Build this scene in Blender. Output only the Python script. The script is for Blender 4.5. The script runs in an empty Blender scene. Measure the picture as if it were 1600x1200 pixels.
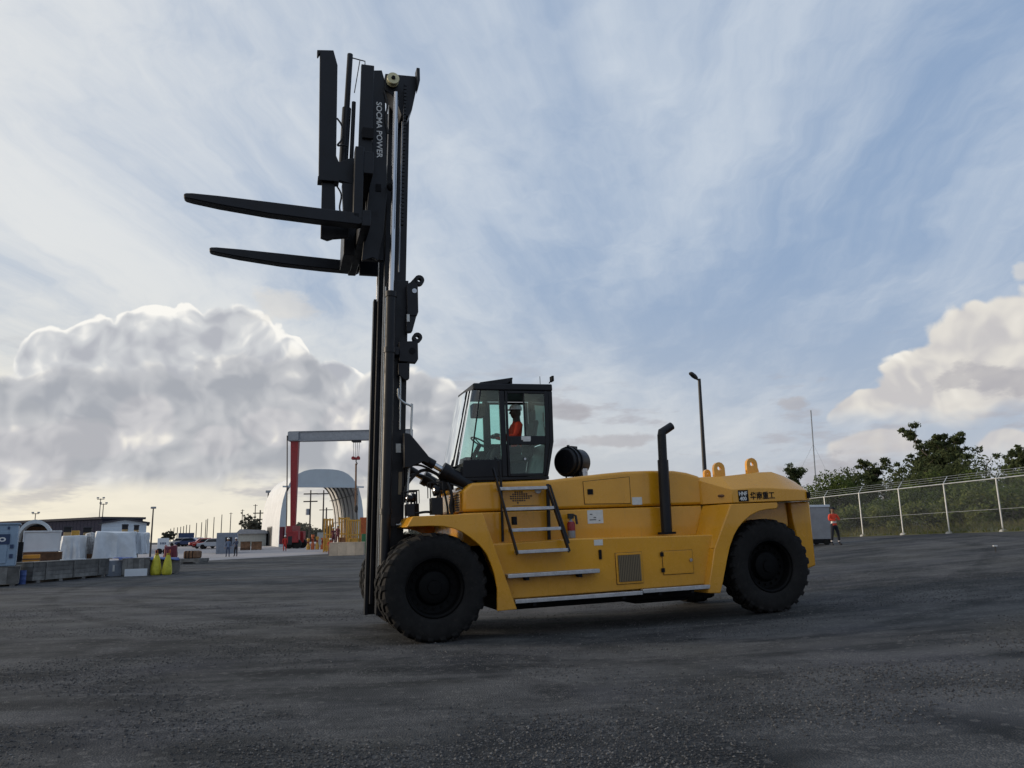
import bpy, math, random
from mathutils import Vector, Matrix
rnd = random.Random(7)
sc = bpy.context.scene
COL = sc.collection
R = math.radians

# ------------------------------------------------------------------ camera
F_PX, PITCH, ROLL, EYE = 1200.0, math.atan(236 / 1200), 0.021, 1.69
_fw = Vector((0, math.cos(PITCH), math.sin(PITCH)))
_r0 = Vector((1, 0, 0)); _u0 = Vector((0, -math.sin(PITCH), math.cos(PITCH)))
_rt = _r0 * math.cos(ROLL) - _u0 * math.sin(ROLL)
_up = _u0 * math.cos(ROLL) + _r0 * math.sin(ROLL)
cam_d = bpy.data.cameras.new('camera'); cam = bpy.data.objects.new('camera', cam_d); COL.objects.link(cam)
cam_d.sensor_width = 36; cam_d.lens = 36 * F_PX / 1600; cam_d.clip_end = 6000; cam_d.clip_start = 0.1
m = Matrix.Identity(4)
for i in range(3):
    m[i][0], m[i][1], m[i][2] = _rt[i], _up[i], -_fw[i]
m[2][3] = EYE
cam.matrix_world = m
sc.camera = cam

def at(px, py, Y):
    """world point seen at photograph pixel (px, py), Y metres away: only used to survey the place"""
    r = _fw + _rt * ((px - 800) / F_PX) - _up * ((py - 600) / F_PX)
    return Vector((0, 0, EYE)) + r * (Y / r.y)

# ------------------------------------------------------------------ render / view
sc.render.engine = 'CYCLES'
cy = sc.cycles
cy.use_denoising = True; cy.max_bounces = 5; cy.diffuse_bounces = 2; cy.glossy_bounces = 2
cy.transparent_max_bounces = 16; cy.transmission_bounces = 4
cy.caustics_reflective = False; cy.caustics_refractive = False
sc.view_settings.view_transform = 'Standard'; sc.view_settings.look = 'None'
sc.view_settings.exposure = 0.03; sc.view_settings.gamma = 1.0; sc.view_settings.use_curve_mapping = False

# ------------------------------------------------------------------ sun
SUN_AZ, SUN_EL = R(-82), R(9)
sun_dir = Vector((math.sin(SUN_AZ) * math.cos(SUN_EL), math.cos(SUN_AZ) * math.cos(SUN_EL), math.sin(SUN_EL)))
sl = bpy.data.lights.new('sun', 'SUN'); sl.energy = 2.2; sl.angle = R(9); sl.color = (1.0, 0.83, 0.63)
so = bpy.data.objects.new('sun', sl); COL.objects.link(so)
so.rotation_euler = (-sun_dir).to_track_quat('-Z', 'Y').to_euler()

# ------------------------------------------------------------------ world: sky texture + procedural clouds
class NX:
    """tiny expression builder over shader nodes"""
    def __init__(s, tree): s.t = tree; s.n = tree.nodes; s.l = tree.links
    def put(s, sock, v):
        if hasattr(v, 'is_linked') or isinstance(v, bpy.types.NodeSocket): s.l.new(v, sock)
        else: sock.default_value = v
    def math(s, op, a, b=None, c=None, clamp=False):
        n = s.n.new('ShaderNodeMath'); n.operation = op; n.use_clamp = clamp
        s.put(n.inputs[0], a)
        if b is not None: s.put(n.inputs[1], b)
        if c is not None: s.put(n.inputs[2], c)
        return n.outputs[0]
    def add(s, a, b): return s.math('ADD', a, b)
    def sub(s, a, b): return s.math('SUBTRACT', a, b)
    def mul(s, a, b): return s.math('MULTIPLY', a, b)
    def mad(s, a, b, c): return s.math('MULTIPLY_ADD', a, b, c)
    def vm(s, op, a, b=None, scale=None):
        n = s.n.new('ShaderNodeVectorMath'); n.operation = op
        s.put(n.inputs[0], a)
        if b is not None: s.put(n.inputs[1], b)
        if scale is not None: s.put(n.inputs['Scale'], scale)
        return n.outputs['Value'] if op in ('LENGTH', 'DOT_PRODUCT', 'DISTANCE') else n.outputs[0]
    def step(s, x, a, b):
        n = s.n.new('ShaderNodeMapRange'); n.interpolation_type = 'SMOOTHSTEP'
        s.put(n.inputs['Value'], x); n.inputs['From Min'].default_value = a; n.inputs['From Max'].default_value = b
        return n.outputs[0]
    def mix(s, f, a, b):
        n = s.n.new('ShaderNodeMix'); n.data_type = 'RGBA'
        s.put(n.inputs[0], f); s.put(n.inputs[6], a); s.put(n.inputs[7], b)
        return n.outputs[2]
    def noise(s, vec, scale, detail=4, rough=0.55, dist=0.0, lac=2.0):
        n = s.n.new('ShaderNodeTexNoise'); s.put(n.inputs['Vector'], vec)
        n.inputs['Scale'].default_value = scale; n.inputs['Detail'].default_value = detail
        n.inputs['Roughness'].default_value = rough; n.inputs['Distortion'].default_value = dist
        n.inputs['Lacunarity'].default_value = lac
        return n.outputs[0]
    def vor(s, vec, scale, feature='F1', smooth=None, out=0, rand=1.0):
        n = s.n.new('ShaderNodeTexVoronoi'); n.feature = feature; s.put(n.inputs['Vector'], vec)
        n.inputs['Scale'].default_value = scale; n.inputs['Randomness'].default_value = rand
        if smooth is not None: n.inputs['Smoothness'].default_value = smooth
        return n.outputs[out]
    def xyz(s, v):
        n = s.n.new('ShaderNodeSeparateXYZ'); s.put(n.inputs[0], v); return n.outputs
    def comb(s, x, y, z=0.0):
        n = s.n.new('ShaderNodeCombineXYZ')
        s.put(n.inputs[0], x); s.put(n.inputs[1], y); s.put(n.inputs[2], z); return n.outputs[0]
    def scl(s, v, f): return s.vm('SCALE', v, scale=f)
    def mapping(s, v, loc=(0, 0, 0), rot=(0, 0, 0), sc=(1, 1, 1)):
        n = s.n.new('ShaderNodeMapping'); s.put(n.inputs[0], v)
        n.inputs[1].default_value = loc; n.inputs[2].default_value = rot; n.inputs[3].default_value = sc
        return n.outputs[0]

SKY_S = 0.1
def c4(r, g, b): return (r, g, b, 1.0)
def sky4(r, g, b): return (r / SKY_S, g / SKY_S, b / SKY_S, 1.0)
world = bpy.data.worlds.new('World'); sc.world = world; world.use_nodes = True
def build_world():
    t = world.node_tree; t.nodes.clear(); x = NX(t)
    d = t.nodes.new('ShaderNodeTexCoord').outputs['Generated']
    dx, dy, dz = x.xyz(d)
    el = x.math('ARCSINE', dz)
    az = x.math('ARCTAN2', dx, dy)
    q = x.comb(az, el)
    sky = t.nodes.new('ShaderNodeTexSky'); sky.sky_type = 'NISHITA'; sky.sun_disc = False
    sky.sun_elevation = SUN_EL; sky.sun_rotation = SUN_AZ; sky.air_density = 1.0; sky.dust_density = 1.2; sky.ozone_density = 2.0
    blue = x.mix(0.72, sky.outputs[0], sky4(0.270, 0.405, 0.640))          # thin haze keeps the clear gaps pale
    sunward = x.vm('DOT_PRODUCT', d, tuple(sun_dir))
    # ---- high veil: streaks on a flat layer overhead
    zz = x.math('MAXIMUM', x.add(dz, 0.16), 0.06)
    p = x.comb(x.math('DIVIDE', dx, zz), x.math('DIVIDE', dy, zz))
    warp = x.noise2(p, 0.7, 5, 0.55)
    pw = x.vm('ADD', x.mapping(p, rot=(0, 0, R(-8)), sc=(1.30, 0.55, 1), loc=(7.6, 2.3, 0)), x.comb(x.mul(warp, 0.85), x.mul(warp, 0.9)))
    n1 = x.noise2(pw, 1.5, 8, 0.62)
    n2 = x.noise2(x.mapping(p, sc=(0.45, 0.7, 1), loc=(4.2, 1.9, 0)), 1.0, 4, 0.5)
    veil = x.add(x.mad(n1, 0.92, -0.04), x.mul(n2, 0.36))
    veil = x.add(veil, x.mul(sunward, 0.27))                               # cirrus thickens towards the sun
    vf = x.mad(x.step(veil, 0.36, 0.90), 0.82, 0.11)
    vcol = x.mix(x.step(sunward, 0.0, 1.0), sky4(0.63, 0.69, 0.76), sky4(0.81, 0.81, 0.79))
    col = x.mix(vf, blue, vcol)
    # ---- air near the horizon
    hz = x.math('POWER', x.math('MAXIMUM', x.sub(1.0, x.mul(x.math('MAXIMUM', el, 0.0), 2.3)), 0.0), 2.0)
    hcol = x.mix(x.step(sunward, -0.35, 0.70), sky4(0.565, 0.575, 0.60), sky4(0.96, 0.86, 0.65))
    col = x.mix(x.mul(hz, 0.88), col, hcol)
    # ---- low ragged grey scraps
    sn = x.noise2(x.mapping(q, sc=(5.0, 21.0, 1), loc=(0.4, 2.2, 0)), 1.0, 5, 0.62)
    band = x.mul(x.step(el, 0.015, 0.06), x.sub(1.0, x.step(el, 0.15, 0.26)))
    sf = x.mul(x.step(sn, 0.54, 0.67), band)
    col = x.mix(x.mul(sf, 0.60), col, sky4(0.405, 0.40, 0.44))
    # ---- cumulus
    def ae(px, py):
        r = (_fw + _rt * ((px - 800) / F_PX) - _up * ((py - 600) / F_PX)).normalized()
        return math.atan2(r.x, r.y), math.asin(r.z)
    def bl(px, py, rx, ry):
        a, e = ae(px, py); return (a, e, rx / F_PX * 0.93, ry / F_PX * 0.97)
    back = [bl(330, 690, 350, 145), bl(50, 690, 230, 105), bl(600, 650, 80, 80), bl(665, 660, 85, 108), bl(470, 620, 90, 70), (-0.95, .07, .25, .12), (-1.45, .06, .34, .10), (-2.2, .10, .40, .15), (-2.9, .08, .36, .12), (2.6, .11, .42, .16), (1.9, .07, .34, .11)]
    top_ = [bl(75, 560, 55, 55), bl(150, 548, 62, 55), bl(235, 535, 66, 62), bl(290, 545, 50, 66), bl(372, 540, 74, 82), bl(435, 575, 55, 55), bl(210, 600, 190, 70), bl(520, 600, 60, 42)]
    heaps = [bl(40, 720, 95, 62), bl(140, 690, 70, 44), bl(225, 655, 62, 58), bl(345, 690, 60, 40), bl(420, 668, 66, 36), bl(540, 655, 48, 40), bl(610, 720, 80, 30), (-1.2, .07, .12, .04), (-2.4, .08, .14, .05), (2.4, .08, .14, .05)]
    right = [bl(1650, 565, 185, 125), bl(1510, 605, 135, 75), bl(1400, 640, 110, 42), (1.15, .16, .38, .16)]
    low = [bl(1375, 705, 75, 36), bl(1570, 705, 45, 36), (1.3, .07, .3, .05)]
    front = [bl(1560, 590, 85, 26), bl(1500, 600, 45, 16), bl(895, 645, 52, 17), bl(1240, 632, 28, 13), bl(940, 690, 110, 12), bl(1290, 735, 90, 26), bl(640, 700, 60, 14)]
    def field(blobs):
        f = None
        for a, e, ra, re in blobs:
            g = x.vm('LENGTH', x.vm('MULTIPLY', x.vm('SUBTRACT', q, (a, e, 0.0)), (1 / ra, 1 / re, 0.0)))
            f = g if f is None else x.math('SMOOTH_MIN', f, g, 0.10)
        return x.sub(1.0, f)
    wq = x.vm('ADD', q, x.scl(x.vm('SUBTRACT', x.n_col(q, 11.0), (0.5, 0.5, 0.5)), 0.050))
    def lumps(vec):
        big = x.noise2(vec, 5.5, 2, 0.5)
        v1 = x.vor2(vec, 12.0, 2.0, 0.52)
        return x.add(x.mul(x.sub(big, 0.5), 0.9), x.mul(x.sub(0.42, v1), 0.75))
    b0 = lumps(wq); b1 = lumps(x.vm('ADD', wq, (-0.014, 0.017, 0.0)))
    rel = x.sub(b0, b1)
    fine = x.noise2(wq, 42.0, 4, 0.62)
    edge = x.add(x.mul(b0, 0.62), x.mul(x.sub(fine, 0.5), 0.16))
    soft = x.noise2(wq, 8.0, 4, 0.55)
    torn = x.mul(x.sub(x.noise2(x.mapping(q, sc=(16.0, 34.0, 1)), 1.0, 5, 0.62), 0.5), 3.4)
    def layer(col, blobs, dark, mid, bright, base, width, gain, relief, rimw, op, edge=edge, rimg=0.45):
        f = field(blobs)
        dens = x.add(f, x.mul(edge, gain))
        a = x.mul(x.step(dens, 0.0, width), x.step(x.add(el, x.mul(x.sub(soft, 0.5), 0.06)), base + 0.012, base + 0.045))
        rim = x.sub(1.0, x.step(dens, 0.02, rimw))
        high = x.step(el, base + 0.05, base + 0.24)
        sh = x.add(x.mul(rel, relief), x.mul(x.sub(soft, 0.5), 0.9))
        sh = x.add(sh, x.mad(x.mul(rim, high), rimg, x.mad(high, 0.12, 0.33)))
        cc = x.mix(x.step(sh, 0.05, 0.60), sky4(*dark), sky4(*mid))
        cc = x.mix(x.step(sh, 0.52, 0.98), cc, sky4(*bright))
        return x.mix(x.mul(a, op), col, cc)
    col = layer(col, top_, (0.44, 0.455, 0.50), (0.62, 0.635, 0.655), (0.95, 0.93, 0.88), 0.02, 0.06, 0.68, 1.25, 0.20, 0.97, edge, 0.60)
    col = layer(col, back, (0.375, 0.395, 0.435), (0.53, 0.54, 0.565), (0.88, 0.86, 0.81), 0.040, 0.11, 0.66, 1.0, 0.20, 0.94)
    col = layer(col, heaps, (0.47, 0.47, 0.50), (0.62, 0.61, 0.625), (0.92, 0.87, 0.78), 0.040, 0.24, 0.80, 1.2, 0.4, 0.62)
    col = layer(col, right, (0.57, 0.55, 0.55), (0.76, 0.725, 0.665), (0.93, 0.89, 0.81), 0.095, 0.08, 0.55, 1.0, 0.30, 0.95)
    col = layer(col, low, (0.60, 0.57, 0.56), (0.70, 0.66, 0.61), (0.84, 0.80, 0.72), 0.045, 0.16, 0.60, 1.2, 0.3, 0.75)
    col = layer(col, front, (0.39, 0.385, 0.415), (0.44, 0.43, 0.455), (0.52, 0.51, 0.52), 0.00, 0.55, 0.62, 0.6, 0.1, 0.70, torn)
    col = layer(col, [bl(440, 478, 62, 34), bl(1597, 425, 14, 13)], (0.60, 0.58, 0.56), (0.74, 0.71, 0.66), (0.85, 0.82, 0.76), 0.00, 0.60, 0.55, 0.5, 0.4, 0.55, torn)
    bg = t.nodes.new('ShaderNodeBackground'); bg.inputs[1].default_value = SKY_S
    t.links.new(col, bg.inputs[0])
    o = t.nodes.new('ShaderNodeOutputWorld'); t.links.new(bg.outputs[0], o.inputs[0])
def _ncol(s, vec, scale):
    n = s.n.new('ShaderNodeTexNoise'); n.noise_dimensions = '2D'; s.put(n.inputs['Vector'], vec); n.inputs['Scale'].default_value = scale
    n.inputs['Detail'].default_value = 2; return n.outputs['Color']
def _noise2(s, vec, scale, detail, rough):
    n = s.n.new('ShaderNodeTexNoise'); n.noise_dimensions = '2D'; s.put(n.inputs['Vector'], vec); n.inputs['Scale'].default_value = scale
    n.inputs['Detail'].default_value = detail; n.inputs['Roughness'].default_value = rough; return n.outputs[0]
def _vor2(s, vec, scale, detail, rough, out=0):
    n = s.n.new('ShaderNodeTexVoronoi'); n.voronoi_dimensions = '2D'; s.put(n.inputs['Vector'], vec); n.inputs['Scale'].default_value = scale
    n.inputs['Detail'].default_value = detail; n.inputs['Roughness'].default_value = rough; n.inputs['Lacunarity'].default_value = 2.3; return n.outputs[out]
NX.n_col = _ncol; NX.noise2 = _noise2; NX.vor2 = _vor2
build_world()
world.cycles.sampling_method = 'MANUAL'; world.cycles.sample_map_resolution = 512

# ------------------------------------------------------------------ materials
MATS = {}
def mat(name, col, rough=0.6, metal=0.0, var=0.0, vscale=3.0, dirt=None, bump=0.0, bscale=40.0, spec=0.5, coat=0.0, rust=0.0):
    if name in MATS: return MATS[name]
    M = bpy.data.materials.new(name); M.use_nodes = True; t = M.node_tree; x = NX(t)
    b = t.nodes['Principled BSDF']
    b.inputs['Roughness'].default_value = rough; b.inputs['Metallic'].default_value = metal
    b.inputs['Specular IOR Level'].default_value = spec; b.inputs['Coat Weight'].default_value = coat
    oc = t.nodes.new('ShaderNodeTexCoord').outputs['Object']
    c = c4(*col)
    if var > 0:
        n = x.noise(oc, vscale, 6, 0.6)
        lo = c4(*[v * (1 - var) for v in col]); hi = c4(*[min(1, v * (1 + var)) for v in col])
        c = x.mix(x.step(n, 0.3, 0.7), lo, hi)
    if 'wood' in name or 'block' in name:
        oi = t.nodes.new('ShaderNodeObjectInfo').outputs['Random']
        hs = t.nodes.new('ShaderNodeHueSaturation'); t.links.new(c, hs.inputs['Color']) if hasattr(c, 'is_linked') else None
        t.links.new(x.mad(oi, 0.75, 0.62), hs.inputs['Value']); c = hs.outputs[0]
    if dirt:
        n2 = x.noise(oc, vscale * 2.3, 8, 0.68, 0.4)
        c = x.mix(x.mul(x.step(n2, 0.5, 0.78), dirt[3]), c, c4(*dirt[:3]))
        b_r = x.mad(x.step(n2, 0.45, 0.8), 0.25, rough); t.links.new(b_r, b.inputs['Roughness'])
    if hasattr(c, 'is_linked'): t.links.new(c, b.inputs['Base Color'])
    else: b.inputs['Base Color'].default_value = c
    if bump > 0:
        bn = t.nodes.new('ShaderNodeBump'); bn.inputs['Strength'].default_value = bump; bn.inputs['Distance'].default_value = 0.02
        t.links.new(x.noise(oc, bscale, 5, 0.6), bn.inputs['Height']); t.links.new(bn.outputs[0], b.inputs['Normal'])
    MATS[name] = M; return M

def yellow_paint():
    M = bpy.data.materials.new('yellow paint'); M.use_nodes = True; t = M.node_tree; x = NX(t); b = t.nodes['Principled BSDF']
    oc = t.nodes.new('ShaderNodeTexCoord').outputs['Object']; z = x.xyz(oc)[2]
    n = x.noise(oc, 1.2, 5, 0.6); c = x.mix(x.step(n, 0.3, 0.7), c4(0.65, 0.297, 0.012), c4(0.73, 0.342, 0.017))
    runs = x.noise(x.mapping(oc, sc=(9.0, 9.0, 0.55)), 1.0, 6, 0.62)
    c = x.mix(x.mul(x.step(runs, 0.56, 0.80), 0.30), c, c4(0.33, 0.17, 0.035))
    dust = x.noise(oc, 3.1, 8, 0.7)
    low = x.sub(1.0, x.step(x.add(z, x.mul(dust, 0.8)), 0.7, 1.6))
    dm = x.add(x.mul(x.step(dust, 0.52, 0.80), 0.16), x.mul(low, 0.26))
    c = x.mix(dm, c, c4(0.30, 0.215, 0.12))
    scr = x.noise(x.mapping(oc, rot=(0.3, 0.2, 0.0), sc=(2.0, 2.0, 30.0)), 1.0, 4, 0.6)
    c = x.mix(x.mul(x.step(scr, 0.70, 0.78), 0.25), c, c4(0.42, 0.28, 0.12))
    t.links.new(c, b.inputs['Base Color']); t.links.new(x.mad(x.step(dust, 0.4, 0.8), 0.20, 0.24), b.inputs['Roughness'])
    b.inputs['Coat Weight'].default_value = 0.35
    bn = t.nodes.new('ShaderNodeBump'); bn.inputs['Strength'].default_value = 0.10; bn.inputs['Distance'].default_value = 0.02
    t.links.new(x.noise(oc, 2.2, 3, 0.5), bn.inputs['Height']); t.links.new(bn.outputs[0], b.inputs['Normal']); MATS['yellow paint'] = M
yellow_paint()
mat('black paint', (0.0065, 0.0072, 0.0105), 0.40, var=0.25, vscale=2.0, dirt=(0.022, 0.021, 0.022, 0.35), spec=0.32)
mat('black matt', (0.006, 0.006, 0.0075), 0.75, spec=0.25)
mat('tyre rubber', (0.013, 0.0125, 0.0125), 0.82, var=0.25, vscale=5, dirt=(0.055, 0.049, 0.044, 0.5), bump=0.2, bscale=60, spec=0.22)
mat('rim black', (0.003, 0.003, 0.0034), 0.6, dirt=(0.008, 0.0075, 0.007, 0.4), spec=0.12)
mat('paint seam', (0.10, 0.045, 0.008), 0.8)
mat('chrome', (0.60, 0.58, 0.57), 0.20, 1.0)
mat('step metal', (0.52, 0.53, 0.55), 0.38, 0.85, var=0.12, vscale=8, dirt=(0.14, 0.13, 0.12, 0.5))
mat('hose rubber', (0.012, 0.012, 0.013), 0.55)
mat('white print', (0.72, 0.72, 0.70), 0.6)
mat('sticker white', (0.66, 0.66, 0.63), 0.5, var=0.06, vscale=20)
mat('seat cloth', (0.020, 0.021, 0.024), 0.9)
mat('sheave nylon', (0.62, 0.58, 0.36), 0.5, var=0.1)
mat('grille tan', (0.20, 0.155, 0.095), 0.55, 0.3)
mat('red paint', (0.27, 0.014, 0.018), 0.45, var=0.15, dirt=(0.10, 0.03, 0.03, 0.4))
mat('grey steel', (0.27, 0.29, 0.32), 0.5, 0.2, var=0.10, dirt=(0.15, 0.13, 0.11, 0.4))
mat('galvanised', (0.55, 0.56, 0.55), 0.42, 0.55, var=0.1, vscale=6)
mat('concrete foot', (0.42, 0.41, 0.38), 0.9, var=0.2, bump=0.3)
mat('weathered wood', (0.17, 0.165, 0.155), 0.85, var=0.28, vscale=3, bump=0.25, bscale=25)
mat('brown wood', (0.16, 0.085, 0.045), 0.85, var=0.3, vscale=3, bump=0.2)
mat('new wood', (0.46, 0.36, 0.25), 0.8, var=0.18, vscale=2.5, bump=0.2)
mat('tan block', (0.60, 0.47, 0.34), 0.85, var=0.12, vscale=1.5, dirt=(0.34, 0.26, 0.18, 0.35), bump=0.2)
mat('white panel', (0.60, 0.63, 0.66), 0.5, var=0.05, vscale=2)
mat('white tarp', (0.60, 0.64, 0.68), 0.6, var=0.10, vscale=2, bump=1.0, bscale=3.2)
mat('clear wrap', (0.42, 0.42, 0.42), 0.25, var=0.35, vscale=9)
mat('cabinet blue', (0.25, 0.34, 0.44), 0.45, var=0.06)
mat('navy', (0.022, 0.045, 0.11), 0.5)
mat('blue sheet', (0.05, 0.09, 0.26), 0.6, var=0.15)
mat('orange paint', (0.55, 0.24, 0.025), 0.55, var=0.12, dirt=(0.2, 0.12, 0.05, 0.35))
mat('machine yellow', (0.55, 0.30, 0.045), 0.5, var=0.15, dirt=(0.18, 0.11, 0.05, 0.45))
mat('rust orange', (0.46, 0.11, 0.03), 0.6, var=0.2)
mat('green paint', (0.03, 0.16, 0.06), 0.5)
mat('sack yellow', (0.50, 0.46, 0.035), 0.6, var=0.15, vscale=6)
mat('warehouse cladding', (0.038, 0.039, 0.056), 1.0, var=0.08, spec=0.0)
mat('pale cladding', (0.50, 0.58, 0.66), 0.6, var=0.05)
mat('roof dark', (0.06, 0.06, 0.07), 0.9, spec=0.1)
mat('dark opening', (0.015, 0.016, 0.02), 0.7)
mat('tan box', (0.46, 0.32, 0.16), 0.7, var=0.12)
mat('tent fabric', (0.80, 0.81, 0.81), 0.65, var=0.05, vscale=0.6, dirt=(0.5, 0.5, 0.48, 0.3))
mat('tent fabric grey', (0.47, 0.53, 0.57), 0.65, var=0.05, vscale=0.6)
mat('tent frame', (0.22, 0.22, 0.22), 0.5, 0.4)
mat('pole wood', (0.055, 0.045, 0.038), 0.85, var=0.2)
mat('pole black', (0.012, 0.012, 0.014), 0.5)
mat('container grey', (0.22, 0.25, 0.30), 0.6, var=0.08, dirt=(0.14, 0.11, 0.09, 0.4))
mat('wall pale', (0.40, 0.41, 0.38), 0.8, var=0.1)
mat('tank grey', (0.27, 0.28, 0.30), 0.55, 0.1, var=0.10, vscale=2, dirt=(0.19, 0.17, 0.15, 0.5))
mat('tank lid', (0.55, 0.60, 0.66), 0.5)
mat('bark', (0.065, 0.052, 0.040), 0.9, var=0.3, vscale=6)
mat('bark pale', (0.22, 0.20, 0.18), 0.9, var=0.2, vscale=6)
mat('hi-vis orange', (0.70, 0.060, 0.022), 0.75, var=0.12, vscale=7)
mat('coverall red', (0.50, 0.028, 0.022), 0.8, var=0.12, vscale=7)
mat('coverall maroon', (0.13, 0.028, 0.040), 0.85, var=0.15, vscale=7)
mat('navy cloth', (0.012, 0.014, 0.022), 0.9)
mat('denim', (0.05, 0.065, 0.11), 0.9, var=0.15)
mat('blue shirt', (0.14, 0.18, 0.26), 0.9, var=0.15)
mat('reflective', (0.72, 0.66, 0.64), 0.4)
mat('skin', (0.20, 0.105, 0.066), 0.6)
mat('skin dark', (0.075, 0.040, 0.028), 0.6)
mat('helmet white', (0.75, 0.75, 0.73), 0.35)
mat('boot', (0.016, 0.014, 0.013), 0.7)
mat('car red', (0.32, 0.02, 0.02), 0.3, coat=0.5)
mat('car blue', (0.04, 0.06, 0.13), 0.3, coat=0.5)
mat('car silver', (0.40, 0.42, 0.45), 0.3, 0.3, coat=0.5)
mat('car glass', (0.02, 0.025, 0.03), 0.1)

def glass(name, tint, refl=1.45, dens=1.0):
    M = bpy.data.materials.new(name); M.use_nodes = True; t = M.node_tree; t.nodes.clear()
    tr = t.nodes.new('ShaderNodeBsdfTransparent'); tr.inputs[0].default_value = c4(*tint)
    gl = t.nodes.new('ShaderNodeBsdfGlossy'); gl.inputs['Roughness'].default_value = 0.02; gl.inputs[0].default_value = c4(.95, .97, .96)
    fr = t.nodes.new('ShaderNodeFresnel'); fr.inputs[0].default_value = refl
    mx = t.nodes.new('ShaderNodeMixShader'); t.links.new(fr.outputs[0], mx.inputs[0]); t.links.new(tr.outputs[0], mx.inputs[1]); t.links.new(gl.outputs[0], mx.inputs[2])
    o = t.nodes.new('ShaderNodeOutputMaterial'); t.links.new(mx.outputs[0], o.inputs[0]); MATS[name] = M
glass('cab glass', (0.80, 0.95, 0.92), 1.5); glass('cab glass front', (0.84, 0.92, 0.88), 2.0); glass('lamp glass', (0.9, 0.9, 0.88), 1.6)

def leafmat(name, a, b_):
    M = bpy.data.materials.new(name); M.use_nodes = True; t = M.node_tree; x = NX(t); t.nodes.clear()
    g = t.nodes.new('ShaderNodeNewGeometry')
    n = x.noise(g.outputs['Position'], 1.1, 4, 0.6); n2 = x.noise(g.outputs['Position'], 9.0, 2, 0.5)
    c = x.mix(x.step(x.add(x.mul(n, 0.6), x.mul(n2, 0.4)), 0.36, 0.64), c4(*a), c4(*b_))
    df = t.nodes.new('ShaderNodeBsdfDiffuse'); tl = t.nodes.new('ShaderNodeBsdfTranslucent'); mx = t.nodes.new('ShaderNodeMixShader'); mx.inputs[0].default_value = 0.32
    t.links.new(c, df.inputs[0]); t.links.new(c, tl.inputs[0]); t.links.new(df.outputs[0], mx.inputs[1]); t.links.new(tl.outputs[0], mx.inputs[2])
    o = t.nodes.new('ShaderNodeOutputMaterial'); t.links.new(mx.outputs[0], o.inputs[0]); MATS[name] = M
leafmat('leaf dark', (0.042, 0.056, 0.028), (0.125, 0.145, 0.066))
leafmat('leaf mid', (0.044, 0.068, 0.022), (0.140, 0.175, 0.056))
leafmat('leaf light', (0.085, 0.115, 0.034), (0.200, 0.215, 0.075))
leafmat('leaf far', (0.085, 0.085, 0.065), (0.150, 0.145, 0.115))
leafmat('grass blade', (0.070, 0.090, 0.026), (0.190, 0.170, 0.070))

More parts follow.
